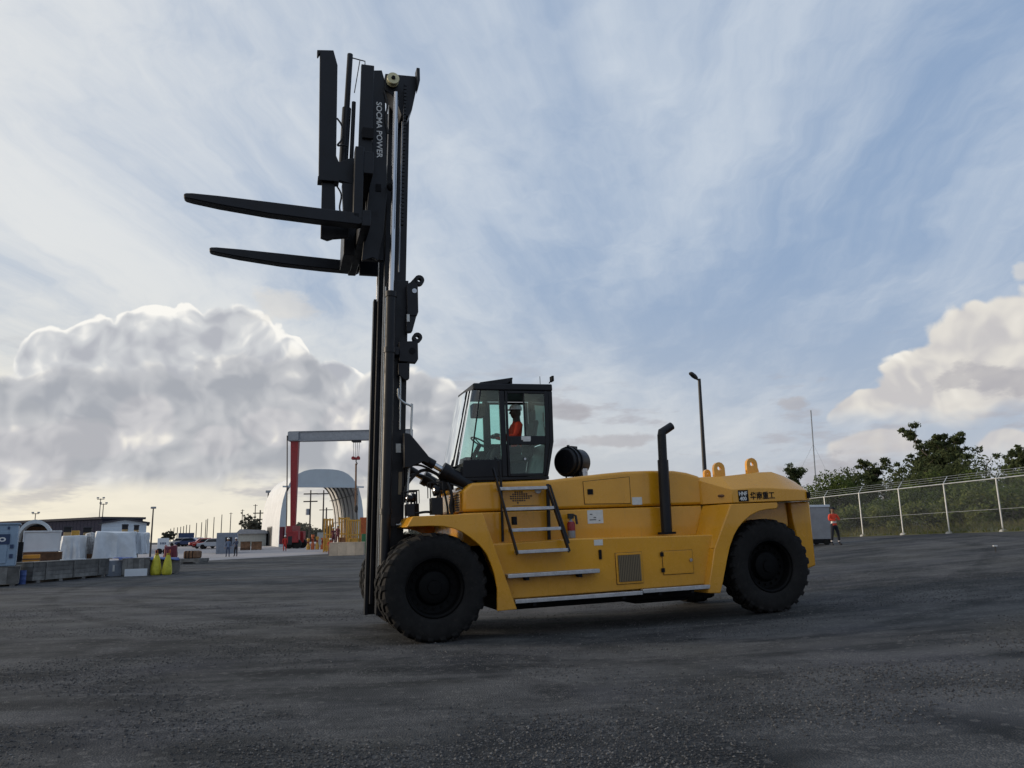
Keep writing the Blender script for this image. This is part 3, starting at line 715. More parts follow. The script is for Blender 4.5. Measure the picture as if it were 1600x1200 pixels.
# lifting lugs
def lug(u, v, w0, w1, hw, name='lifting_lug'):
    mb = MB(); n = 12; cw_ = w1-hw; pts = [(u-hw, w0), (u+hw, w0)] + [(u+hw*math.cos(math.pi*k/n), cw_+hw*math.sin(math.pi*k/n)) for k in range(n+1)]
    hole = [(u+hw*.36*math.cos(2*math.pi*k/n), cw_+hw*.36*math.sin(2*math.pi*k/n)) for k in range(n)]
    out = [(u+hw*math.cos(2*math.pi*k/n), cw_+hw*math.sin(2*math.pi*k/n)) if k <= n//2 else None for k in range(n)]
    # ring between hole and outline, split into quads
    def outer(k):
        a = 2*math.pi*k/n; c, s_ = math.cos(a), math.sin(a)
        if s_ >= 0: return (u+hw*c, cw_+hw*s_)
        q = min((cw_-w0)/max(1e-6, -s_), hw/max(1e-6, abs(c)) if abs(c) > 1e-6 else 1e9); return (u+q*c, cw_+q*s_)
    O_ = [outer(k) for k in range(n)]
    for k in range(n):
        a, b = O_[k], O_[(k+1) % n]; c, d = hole[(k+1) % n], hole[k]
        mb.prism([a, b, c, d], v, v+.07)
    mb.box(u-hw, u+hw, v+.001, v+.069, w0, cw_-hw*.95)
    return mb.build(name, YEL, cw, recalc=True)
lug(5.765, .5, 2.54, 2.882, .12); lug(6.51, .5, 2.62, 2.955, .122); lug(5.95, 1.25, 2.58, 2.80, .075); lug(6.86, .95, 2.62, 2.83, .10)
MB().box(5.50, 5.62, .12, .30, 2.19, 2.24).build('side_marker', 'brown wood', cw, bevel=.02)
# lettering
bd = MB().box(5.800, 6.018, -.006, -.0015, 2.090, 2.303).build('badge', 'black matt', cw, bevel=.004)
rot = (R(90), 0, 0)
text('HNF', .098, 'white print', bd, (5.815, -.0075, 2.205), rot, bold=.003, sx=.92); text('400', .098, 'white print', bd, (5.828, -.0075, 2.112), rot, bold=.003, sx=.98)
text('华南重工', .150, 'black matt', cw, (6.058, -.004, 2.135), rot, bold=.0035, sx=.90)

# ---- exhaust stack
mb = MB(); mb.tube([(4.41, .30, 1.55), (4.445, .30, 2.92)], .102, 20); mb.tube([(4.445, .30, 2.90), (4.462, .30, 3.40)], .084, 20)
ex = mb.build('exhaust_stack', BLK, fl)
mb = MB(); mb.tube([(4.462, .30, 3.38), (4.475, .30, 3.45), (4.55, .30, 3.49), (4.69, .30, 3.57)], [.084, .084, .078, .076], 18); mb.build('exhaust_tip', BLK, ex)
mb = MB(); mb.cyl((4.41, .30, 1.552), (4.41, .30, 1.59), .17, 20); mb.build('flange', 'black matt', ex)

# ---- air cleaner behind the cab
mb = MB(); mb.lathe([(.001, -.30), (.10, -.30), (.10, -.285), (.235, -.28), (.26, -.26), (.262, -.20), (.292, -.198), (.292, -.165), (.262, -.163), (.262, -.06), (.288, -.058), (.288, -.03), (.262, -.028), (.262, .22), (.24, .26), (.001, .27)], 36)
ac = mb.build('air_cleaner', BLK, fl, recalc=False); ac.location = (3.04, 1.35, 3.0); ac.rotation_euler = (0, 0, R(-58))
mb = MB(); mb.box(-.10, .06, -.1, .1, .25, .31); mb.cyl((-.09, 0, .28), (-.09, 0, .345), .03, 10); mb.build('clamp', BLK, ac)
mb = MB(); mb.cyl((3.21, 1.25, 2.66), (3.21, 1.25, 2.86), .085, 18); mb.build('intake_pipe', 'step metal', fl)
mb = MB()
for u in (2.83, 2.98, 3.10): mb.bar((u, 1.2, 2.64), (u, 1.2, 2.80), .022, .022, (1, 0, 0))
mb.box(3.08, 3.15, 1.15, 1.4, 2.66, 2.8); mb.build('air_cleaner_bracket', 'black matt', fl)

# ---- ladder
def LP(s, side):   # s 0 bottom .. 1 top
    return Vector(((1.375-.175*s) if side == 0 else (2.305-.205*s), -.12+.40*s, 1.34+1.16*s))
ld = MB(); ld.bar(LP(0, 0), LP(1.28, 0), .085, .025, (1, 0, 0)); ld.bar(LP(0, 1), LP(1, 1), .085, .025, (1, 0, 0)); ld.bar(LP(1, 1), LP(1, 1)+Vector((.06, .0, .0)), .03, .03)
ld.bar(LP(1, 1)+Vector((.06, 0, 0)), LP(.12, 1)+Vector((.045, .0, 0)), .03, .03, (1, 0, 0))
ldo = ld.build('ladder', BLK, fl)
for s in (.03, .345, .655, .965):
    a, b = LP(s, 0), LP(s, 1); MB().box(a.x+.005, b.x-.005, a.y-.03, a.y+.17, a.z-.028, a.z+.028).build('tread', 'step metal', ldo, bevel=.006)
mb = MB(); mb.tube([(1.29, .44, 1.55), (1.30, .44, 2.50), (1.27, .42, 2.95), (1.24, .55, 3.02)], .024, 10); mb.build('grab_rail', BLK, ldo)
mb = MB(); mb.bar((2.15, .44, 1.55), (2.17, .44, 2.47), .05, .05, (1, 0, 0)); mb.bar((2.17, .44, 2.47), (2.11, .27, 2.50), .05, .05, (1, 0, 0)); mb.build('ladder_post', BLK, ldo)
MB().box(1.375, 1.45, .05, .16, 1.83, 1.97).build('ladder_clamp', 'black matt', ldo, bevel=.01)

# ---- tilt cylinders
def tilt(v):
    a, b = Vector((.34, v, 2.855)), Vector((1.30, v, 2.285)); d = (b-a).normalized()
    mb = MB(); mb.cyl(a, b, .125, 24); mb.cyl(a-d*.02, a+d*.10, .145, 24); mb.ball(b+d*.06, .115, 14, 9)
    c = mb.build('tilt_cylinder', BLK, fl)
    p0 = Vector((.02, v, 3.045)); MB().cyl(p0, a, .058, 20).build('piston_rod', 'chrome', c)
    mb = MB(); mb.prism([(-.36, 3.52), (-.25, 3.50), (.05, 3.13), (.12, 3.03), (.06, 2.96), (-.02, 3.0), (-.27, 2.90), (-.36, 2.90)], v-.10, v+.10)
    mb.cyl(Vector((.02, v, 3.045))-d*.02, Vector((.02, v, 3.045))+d*.20, .085, 18); mb.build('clevis', BLK, c, bevel=.012)
    mb = MB(); mb.prism([(.98, 2.06), (1.22, 2.06), (1.40, 2.30), (1.22, 2.33), (1.02, 2.24)], v-.09, v+.09); mb.build('pivot_lug', BLK, c, bevel=.01)
tilt(.86); tilt(W-.86)

# ---- head lamps on posts over the fenders
def lampset(u, v, w0, w1, dw, lamp_w, r):
    mb = MB(); mb.box(u-dw, u+dw, v-.11, v+.11, w0, w1); b = mb.build('lamp_box', BLK, fl, bevel=.01)
    mb = MB(); mb.lathe([(r*.35, .07), (r*.8, .05), (r, 0), (r, -.04)], 20, (u, v, lamp_w), 'x'); mb.cyl((u+.03, v, lamp_w), (u+.03, v, w1-.01), .018, 8)
    h = mb.build('headlamp', BLK, b, recalc=False)
    MB().lathe([(r*.97, -.03), (r*.6, -.055), (.001, -.065)], 20, (u, v, lamp_w), 'x').build('lens', 'chrome', h, recalc=False)
    mb = MB(); x0, x1, y0, y1, z1 = u-.12, u+.10, v-.12, v+.12, lamp_w+r+.05
    for a, c in (((x0, y0, w1), (x0, y0, z1)), ((x1, y0, w1), (x1, y0, z1)), ((x0, y0, z1), (x1, y0, z1)), ((x0, y1, w1), (x0, y1, z1)), ((x1, y1, w1), (x1, y1, z1)), ((x0, y1, z1), (x1, y1, z1))): mb.tube([a, c], .009, 6)
    mb.tube([(x0, y0, z1), (x0, y1, z1)], .009, 6); mb.tube([(x1, y0, z1), (x1, y1, z1)], .009, 6); mb.build('lamp_guard', BLK, b)
lampset(-.28, .78, 2.06, 2.262, .075, 2.36, .065); lampset(.16, .62, 2.06, 2.352, .10, 2.475, .095)
lampset(-.28, W-.78, 2.06, 2.262, .075, 2.36, .065); lampset(.16, W-.62, 2.06, 2.352, .10, 2.475, .095)
# hydraulic hoses between mast and chassis
def hose(pts, r=.022, name='hose', parent=None, m_='hose rubber'):
    P = [Vector(p) for p in pts]; out = []
    for k in range(len(P)-1):
        p0, p1, p2, p3 = P[max(0, k-1)], P[k], P[k+1], P[min(len(P)-1, k+2)]
        for s in range(6):
            t = s/6; out.append(0.5*((2*p1)+(p2-p0)*t+(2*p0-5*p1+4*p2-p3)*t*t+(3*p1-p0-3*p2+p3)*t**3))
    out.append(P[-1]); return MB().tube(out, r, 8).build(name, m_, parent or fl)
hose([(-.34, 1.0, 2.30), (-.28, 1.0, 2.62), (-.02, 1.0, 2.86), (.25, 1.0, 2.80), (.50, 1.05, 2.55), (.58, 1.1, 2.1)], .030)
hose([(-.32, 1.15, 2.75), (-.10, 1.15, 2.80), (.15, 1.15, 2.72), (.32, 1.15, 2.5), (.36, 1.15, 2.05)], .026)
hose([(-.36, .95, 2.9), (-.25, .9, 2.95), (.0, .9, 2.93), (.3, .95, 2.72), (.42, .98, 2.3), (.45, 1.0, 2.05)], .02)
hose([(.38, .7, 2.62), (.46, .7, 2.4), (.43, .7, 2.2), (.46, .7, 2.05)], .028)
hose([(-.25, .9, 2.08), (.0, .8, 2.12), (.25, .8, 2.09)], .022)
hose([(.45, .75, 2.60), (.62, .66, 2.52), (.85, .62, 2.36), (1.1, .62, 2.33)], .015)
mb = MB(); mb.box(.30, .56, .95, 1.3, 2.5, 2.72); mb.build('valve_block', BLK, fl, bevel=.02)

# ---- mast (leans back a little)
LEAN = .036
def mp(a0, a1, h0, h1): return [(a0+LEAN*h0, h0), (a1+LEAN*h0, h0), (a1+LEAN*h1, h1), (a0+LEAN*h1, h1)]
def ML(a, v, h): return Vector((a+LEAN*h, v, h))
def rail(v0, v1, out, h0, h1, a0, a1, name):
    mb = MB(); th = .05
    web = (v0, v0+th) if out < 0 else (v1-th, v1)
    mb.prism(mp(a0, a1, h0, h1), *web)
    oth = (v0+th+.001, v1) if out < 0 else (v0, v1-th-.001)
    mb.prism(mp(a0, a0+.06, h0, h1), *oth); mb.prism(mp(a1-.06, a1, h0, h1), *oth)
    return mb.build(name, BLK, fl, bevel=.006)
rail(1.08, 1.26, -1, .42, 6.45, -.86, -.41, 'outer_mast_rail'); rail(2.34, 2.52, 1, .30, 6.45, -.91, -.41, 'outer_mast_rail')
rail(1.275, 1.42, -1, .50, 10.55, -.84, -.43, 'inner_mast_rail'); rail(2.18, 2.325, 1, .50, 10.55, -.84, -.43, 'inner_mast_rail')
for h0, h1, a0, a1, v0, v1, nm in ((.42, .80, -.50, -.40, 1.05, 2.55, 'mast_crossbeam'), (2.6, 3.1, -.405, -.36, 1.05, 2.55, 'mast_crossbeam'), (6.0, 6.4, -.405, -.33, 1.02, 2.58, 'mast_crossbeam'), (10.05, 10.5, -.50, -.40, 1.42, 2.18, 'inner_crossbeam'), (5.0, 5.3, -.50, -.44, 1.43, 2.17, 'inner_crossbeam')):
    MB().prism(mp(a0, a1, h0, h1), v0, v1).build(nm, BLK, fl, bevel=.01)
for v_ in (1.04, 2.521): MB().prism(mp(-.86 if v_ < 2 else -.91, -.30, .40 if v_ < 2 else .29, .95), v_, v_+.039).build('mast_foot', BLK, fl, bevel=.01)
# thin galvanised tube forming the bright edge strip of the outer rail
for v in (1.06, 2.54): MB().tube([ML(-.84, v, 1.0), ML(-.84, v, 6.3)], .010, 6).build('rail_edge_strip', 'galvanised', fl)
# lift cylinders
def lift(v):
    c = MB().tube([ML(-.77, v, 1.25), ML(-.77, v, 6.05)], .092, 24).build('lift_cylinder', BLK, fl)
    for h in (6.02, 4.97, 2.1): MB().tube([ML(-.77, v, h), ML(-.77, v, h+.10)], .108, 24).build('collar', BLK, c)
    MB().tube([ML(-.77, v, 6.05), ML(-.77, v, 10.15)], .048, 20).build('piston_rod', 'chrome', c)
    for h in (1.9, 4.95): MB().prism(mp(-.80, -.60, h, h+.14), min(v, 1.079) if v < 1.8 else 2.521, 1.079 if v < 1.8 else v).build('cylinder_clamp', BLK, c)
    hd_ = MB(); sgn = -1 if v < 1.8 else 1
    v0, v1 = (.66, 1.27) if v < 1.8 else (2.33, 2.94)
    hd_.prism([(-.60, 10.57), (.034, 10.60), (.04, 10.48), (-.09, 9.86), (-.16, 9.72), (-.30, 9.72), (-.36, 9.92), (-.48, 10.14), (-.62, 10.22)], v0+.20, v1)
    hd_.prism([(-.02, 10.66), (.045, 10.66), (.045, 10.40), (-.0, 10.2)], v0, v0+.199)
    h_ = hd_.build('mast_head_plate', BLK, fl, bevel=.01)
    vs = v0+.05 if v < 1.8 else v1-.05
    mb = MB(); mb.lathe([(.04, -.07), (.115, -.07), (.12, -.05), (.105, -.02), (.105, .02), (.12, .05), (.115, .07), (.04, .07)], 26, (-.47, vs+.05, 10.39)); mb.build('sheave', 'sheave nylon', h_, recalc=False)
    MB().cyl((-.47, vs-.05, 10.39), (-.47, vs+.18, 10.39), .035, 12).build('pin', 'black matt', h_)
    # lift chain
    mb = MB(); h = 7.4
    while h < 10.30: mb.box(-.63+LEAN*h, -.585+LEAN*h, vs-.03, vs+.05, h, h+.055); h += .075
    o = mb.build('lift_chain', 'black paint', fl); o['kind'] = 'stuff'
lift(.80); lift(W-.80)
# brackets with lugs on the back of the mast
def bracket(v0, v1):
    mb = MB()
    mb.prism([(-.24, 6.33), (-.17, 6.37), (-.055, 6.505), (-.03, 6.30), (-.03, 5.80), (-.06, 5.72), (-.24, 5.72)], v0, v1); mb.prism([(-.26, 5.71), (-.07, 5.71), (-.15, 5.42), (-.26, 5.40)], v0, v1)
    b = mb.build('mast_bracket', BLK, fl, bevel=.01)
    def eye(u, w, r, n=14):
        mb = MB()
        for k in range(n):
            a0, a1 = 2*math.pi*k/n, 2*math.pi*(k+1)/n
            mb.prism([(u+r*math.cos(a0), w+r*math.sin(a0)), (u+r*math.cos(a1), w+r*math.sin(a1)), (u+r*.38*math.cos(a1), w+r*.38*math.sin(a1)), (u+r*.38*math.cos(a0), w+r*.38*math.sin(a0))], v0, v1)
        mb.build('lug_eye', BLK, b)
    eye(.0, 6.425, .095); eye(-.055, 5.315, .09)
    mb = MB(); mb.prism([(-.40, 5.22), (-.14, 5.24), (-.05, 5.24), (-.05, 4.90), (-.09, 4.83), (-.40, 4.85)], v0, v1); mb.prism([(-.42, 4.82), (-.21, 4.82), (-.22, 4.53), (-.30, 4.50), (-.42, 4.6)], v0, v1); mb.build('bracket_plate', BLK, b, bevel=.01)
    MB().cyl((-.10, v0-.02, 6.20), (-.10, v0, 6.20), .045, 12).build('bolt', 'step metal', b)
    MB().cyl((-.16, v0-.015, 5.05), (-.16, v0, 5.05), .06, 14).build('bolt', 'black matt', b)
    MB().box(-.25, -.20, v0-.02, v0, 5.60, 5.74).build('tag_plate', 'sticker white', b)
bracket(.92, 1.06); bracket(W-1.06, W-.92)
hose([(-.42, .96, 4.35), (-.41, .96, 4.18), (-.30, .96, 4.08), (-.20, .96, 4.03), (-.18, .96, 3.9), (-.30, .98, 2.14)], .020, 'hydraulic_pipe', None, 'galvanised')
hose([(-.37, .96, 4.8), (-.38, .96, 4.4), (-.40, .96, 3.6)], .014, 'hydraulic_pipe', None, 'galvanised')
hose([(-.32, .92, 2.14), (-.34, .92, 2.02), (-.42, .92, 1.93), (-.50, .92, 1.92)], .016, 'hydraulic_pipe', None, 'galvanised')
MB().box(-.46, -.37, 1.072, 1.0795, 3.20, 3.36).build('warning_sticker', 'sticker white', fl)
MB().prism(mp(-.52, -.46, 2.45, 2.85), 1.06, 1.079).build('greaser', 'grille tan', fl)
for v in (1.055, W-1.055): MB().tube([ML(-.60, v, 6.6), ML(-.60, v, 9.7)], .014, 8).build('hydraulic_pipe', 'grey steel', fl)

# ---- carriage and forks
cr = MB()
cr.prism(mp(-1.40, -1.22, 8.12, 8.55), .20, W-.66); cr.prism(mp(-1.40, -1.24, 7.12, 7.42), .20, W-.66)
for v in (1.30, 2.15): cr.prism(mp(-1.23, -.86, 6.9, 8.9), v, v+.12)
carriage = cr.build('carriage', BLK, fl, bevel=.012)
MB().prism(mp(-1.62, -1.41, 6.95, 7.62), 1.25, 2.15).build('fork_bar_guard', BLK, carriage, bevel=.012)
# side plate carrying the lettering, with the slanting lower arm
sp = MB().prism([(-.93, 8.10), (-.905, 10.62), (-.66, 10.66), (-.605, 10.45), (-.585, 8.10), (-.66, 7.35), (-.77, 6.74), (-.86, 6.80), (-1.07, 6.72), (-1.02, 7.2)], .90, .96).build('side_plate', BLK, carriage, bevel=.01)
text('SOCMA POWER', .150, 'white print', sp, (-.772, .8975, 9.97), (R(90), R(90), 0), bold=.002, sx=1.08)
MB().box(-.80, -.70, .88, .8995, 8.12, 8.26).build('roller_cover', 'black matt', sp)
np_ = MB().prism(mp(-1.48, -1.24, 8.5, 10.42), .42, .50).build('end_plate', BLK, carriage, bevel=.012)
MB().prism(mp(-1.42, -1.22, 8.9, 9.1), .36, .4195).build('clamp_block', 'black matt', np_)
# front guard post
gp = MB(); gp.prism([(-1.86, 8.16), (-1.85, 10.66), (-1.88, 10.60), (-1.90, 10.60), (-1.90, 10.72), (-1.60, 10.76), (-1.525, 10.46), (-1.548, 8.62), (-1.50, 8.50), (-1.30, 8.60), (-1.10, 8.62), (-1.10, 8.05), (-1.52, 8.14)], .62, .72)
guard = gp.build('guard_post', BLK, carriage, bevel=.01)
MB().box(-1.875, -1.50, .56, .80, 8.09, 8.155).build('flange', BLK, guard)
MB().prism([(-1.80, 8.085), (-1.57, 8.085), (-1.56, 7.55), (-1.33, 7.5), (-1.33, 7.06), (-1.60, 7.02), (-1.70, 6.98), (-1.82, 7.02)], .64, .72).build('lower_post', BLK, guard, bevel=.01)
MB().prism([(-1.45, 8.06), (-1.12, 8.06), (-1.12, 7.30), (-1.42, 7.30)], .55, .70).build('hanger_plate', BLK, carriage, bevel=.01)
mb = MB(); mb.tube([(-1.40, .9, 8.6), (-1.268, .9, 10.90)], .055, 14); mb.tube([(-1.40, .9, 8.6), (-1.335, .9, 9.75)], .085, 14); pc = mb.build('positioner_cylinder', BLK, carriage)
MB().tube([(-1.25, .9, 8.7), (-1.20, .9, 9.9)], .04, 10).build('positioner_hose_guard', BLK, carriage)
mb = MB(); mb.tube([(-1.26, .9, 10.84), (-.985, .9, 10.80), (-.985, .9, 10.55)], .012, 6); mb.tube([(-1.08, .9, 10.82), (-1.19, .9, 10.10)], .010, 6); mb.build('hose_carrier', BLK, carriage)
hose([(-1.53, .68, 9.4), (-1.44, .68, 9.25), (-1.44, .68, 9.0), (-1.52, .68, 8.86), (-1.42, .7, 8.88), (-1.33, .75, 8.9)], .018, 'hose', carriage)
hose([(-1.54, .66, 8.05), (-1.46, .6, 7.85), (-1.49, .6, 7.6), (-1.45, .6, 7.45)], .016, 'hose', carriage)
hose([(-.90, .86, 9.6), (-.86, .84, 9.2), (-.92, .84, 8.9), (-.88, .84, 8.5), (-.94, .84, 8.2)], .022, 'hose', carriage)
hose([(-.62, .88, 10.2), (-.57, .86, 9.9), (-.60, .86, 9.6), (-.56, .86, 9.3)], .020, 'hose', carriage)
MB().ball((-.52, .84, 8.20), .085, 14, 9, (1, .5, 1)).build('roller', 'rim black', fl)
def fork(v, du):
    # blade tapers to the tip, shank hooks on the carriage bars
    hw = .12; b0, t0, s = 7.13, 7.345, .036
    def st(u, lo, hi, w_): return [(u, v-w_, lo), (u, v+w_, lo), (u, v+w_, hi), (u, v-w_, hi)]
    top = lambda u: 7.345 + (-1.13-u)*.050
    rings = [st(-1.13, 7.16, 7.33, hw*.96), st(-1.19, 7.13, top(-1.19), hw), st(-1.9, top(-1.9)-.225, top(-1.9), hw), st(-2.7, top(-2.7)-.215, top(-2.7), hw), st(-3.5, top(-3.5)-.165, top(-3.5)-.004, hw), st(-3.92, top(-3.92)-.122, top(-3.92)-.012, hw*.93), st(-4.02, top(-4.02)-.11, top(-4.02)-.018, hw*.78), st(-4.055, top(-4.055)-.095, top(-4.055)-.03, hw*.60)]
    mb = MB(); mb.loft(rings)
    f = mb.build('fork', BLK, fl, bevel=.015, loc=(du, 0, 0))
    mb = MB(); mb.prism([(-1.13, 7.22), (-1.29, 7.29), (-1.245, 8.62), (-1.085, 8.62)], v-hw, v+hw); mb.build('shank', BLK, f, bevel=.015)
    return f
fork(.30, 0); fork(2.78, .21)

# ---- cab
CB = 'black paint'; V0, V1 = .75, 2.02
cab = MB(); cab.box(.68, 2.32, V0, V1, 2.64, 2.70); cab_o = cab.build('cab', CB, fl, bevel=.01)
def post(pts, v0, v1, name='cab_post'): return MB().prism(pts, v0, v1).build(name, CB, cab_o, bevel=.012)
mb = MB(); mb.prism([(.66, 2.701), (.705, 3.02), (1.42, 3.02), (1.42, 2.701)], V0, V0+.05); mb.prism([(.66, 2.701), (.705, 3.02), (1.42, 3.02), (1.42, 2.701)], V1-.05, V1); mb.box(.655, .70, V0+.051, V1-.051, 2.701, 2.90)
mb.build('lower_panel', CB, cab_o, bevel=.012)
for v0, v1 in ((V0, V0+.07), (V1-.07, V1)):
    post([(1.42, 2.701), (1.42, 4.30), (1.525, 4.30), (1.525, 2.701)], v0, v1)
    post([(2.31, 2.701), (2.45, 3.34), (2.468, 4.30), (2.385, 4.30), (2.37, 3.34), (2.25, 2.701)], v0, v1)
    post([(.835, 3.021), (.862, 3.021), (1.082, 4.30), (1.052, 4.30)], v0, v0+.03 if v0 == V0 else v1, 'windscreen_pillar')
# roof with front visor
mb = MB(); mb.box(.93, 2.475, V0-.01, V1+.01, 4.301, 4.435); roof = mb.build('roof', CB, cab_o, bevel=.025, seg=3)
mb = MB(); mb.prism([(.93, 4.325), (1.07, 4.455), (1.70, 4.555), (1.70, 4.52), (1.60, 4.436), (1.10, 4.39), (.98, 4.315)], V0+.01, V1-.01); mb.build('visor', CB, roof, bevel=.01)
mb = MB(); mb.box(1.66, 1.70, V0+.05, V1-.05, 4.436, 4.53); mb.build('visor_support', CB, roof)
mb = MB(); mb.tube([(2.40, V0-.03, 4.44), (2.44, V0-.05, 4.50)], .012, 6); mb.box(2.435, 2.475, V0-.12, V0+.02, 4.47, 4.575); mb.build('mirror', 'black matt', roof, bevel=.01)
mb = MB(); mb.tube([(2.27, V0+.1, 4.435), (2.27, V0+.1, 4.60)], .006, 6); mb.build('aerial', 'black matt', roof)
# door, near side
def door(v0, v1, glass_half):
    d = MB()
    d.prism([(1.53, 2.705), (1.53, 4.295), (1.575, 4.295), (1.575, 2.705)], v0, v1); d.prism([(2.245, 2.705), (2.365, 3.34), (2.38, 4.295), (2.30, 4.295), (2.285, 3.35), (2.20, 2.705)], v0, v1)
    d.box(1.576, 2.30, v0, v1, 4.245, 4.294); d.box(1.576, 2.285, v0, v1, 3.285, 3.445); d.prism([(1.576, 2.705), (1.576, 2.755), (2.208, 2.755), (2.20, 2.705)], v0, v1)
    do = d.build('door', CB, cab_o, bevel=.008); vm = (v0+v1)/2
    MB().prism([(1.577, 2.756), (1.577, 3.284), (2.268, 3.284), (2.205, 2.756)], vm-.004, vm+.004).build('pane', 'cab glass', do)
    if glass_half: MB().prism([(1.90, 3.446), (1.90, 4.244), (2.298, 4.244), (2.284, 3.446)], vm-.004, vm+.004).build('pane', 'cab glass', do)
    else: MB().prism([(1.577, 3.446), (1.577, 4.244), (2.298, 4.244), (2.284, 3.446)], vm-.004, vm+.004).build('pane', 'cab glass', do)
    return do
do = door(V0-.012, V0+.028, True); door(V1-.028, V1+.012, False)
MB().box(1.88, 1.905, V0-.01, V0+.02, 3.446, 4.244).build('sliding_frame', CB, do)
mb = MB(); mb.box(1.808, 1.992, V0-.016, V0-.0125, 3.372, 3.438); mb.box(1.84, 1.985, V0-.016, V0-.0125, 3.345, 3.368); mb.build('sticker', 'sticker white', do)
mb = MB(); mb.cyl((1.86, V0-.012, 3.02), (1.86, V0-.03, 3.02), .022, 12); mb.build('handle', 'step metal', do)
# side panes and windscreen
for v in (V0+.02, V1-.02): MB().prism([(.864, 3.021), (1.084, 4.299), (1.419, 4.299), (1.419, 3.021)], v-.003, v+.003).build('side_pane', 'cab glass', cab_o)
mb = MB(); n = 24; lo, hi = [], []
for k in range(n+1):
    t = k/n; c_ = math.cos(math.pi*t); v = (V0+V1)/2-(V1-V0-.02)/2*math.copysign(abs(c_)**.55, c_); bow = .27*math.sin(math.pi*t)**.55; lo.append((.835-bow*1.22, v, 3.021-.12*math.sin(math.pi*t)**.5)); hi.append((1.052-bow*.85, v, 4.30))
mb.loft([lo, hi], close=False, caps=False); mb.build('windscreen', 'cab glass front', cab_o, recalc=False)
mb = MB(); mb.prism([(2.395, 3.36), (2.415, 4.29), (2.422, 4.29), (2.402, 3.36)], V0+.071, V1-.071); mb.build('rear_pane', 'cab glass', cab_o)
mb = MB(); mb.prism([(2.25, 2.701), (2.38, 3.34), (2.42, 3.34), (2.30, 2.701)], V0+.071, V1-.071); mb.build('rear_panel', CB, cab_o)
mb = MB(); mb.tube([(.60, 1.05, 2.86), (.615, 1.10, 3.05), (.72, 1.14, 3.55)], .013, 6); mb.tube([(.705, 1.12, 3.20), (.83, 1.17, 3.98)], .014, 6); mb.build('wiper', 'black matt', cab_o)
# seat, console, steering wheel
mb = MB(); mb.box(1.62, 2.06, 1.04, 1.56, 3.0, 3.14); mb.box(1.70, 2.0, 1.1, 1.5, 2.701, 3.0); seat = mb.build('seat', 'seat cloth', cab_o, bevel=.04, seg=3)
MB().prism([(2.02, 3.10), (2.20, 3.80), (2.30, 3.80), (2.14, 3.08)], 1.06, 1.54).build('backrest', 'seat cloth', seat, bevel=.05, seg=3)
MB().box(2.24, 2.30, 1.28, 1.52, 3.82, 4.02).build('headrest', 'seat cloth', seat, bevel=.02)
mb = MB(); mb.box(.80, 1.20, 1.05, 1.75, 2.701, 3.10); mb.tube([(1.02, 1.4, 3.08), (1.18, 1.4, 3.36)], .045, 10); mb.box(1.25, 1.9, 1.72, 1.90, 2.701, 3.28); mb.build('console', 'black matt', cab_o, bevel=.03)
mb = MB(); c0 = Vector((1.21, 1.4, 3.40)); ax = Vector((.16, 0, .28)).normalized(); e1 = Vector((0, 1, 0)); e2 = ax.cross(e1)
mb.tube([c0+(e1*math.cos(2*math.pi*k/24)+e2*math.sin(2*math.pi*k/24))*.21 for k in range(25)], .016, 8, cap=False)
for k in range(3): mb.tube([c0-ax*.03, c0+(e1*math.cos(2*math.pi*k/3)+e2*math.sin(2*math.pi*k/3))*.21], .012, 6)
mb.build('steering_wheel', 'black matt', cab_o)
mb = MB(); mb.box(1.15, 1.40, 1.70, 1.95, 3.95, 4.22); mb.build('fan_housing', 'black matt', cab_o, bevel=.02)
mb = MB(); mb.box(1.95, 2.1, 1.05, 1.25, 3.28, 3.42); mb.build('armrest', 'seat cloth', seat, bevel=.03)

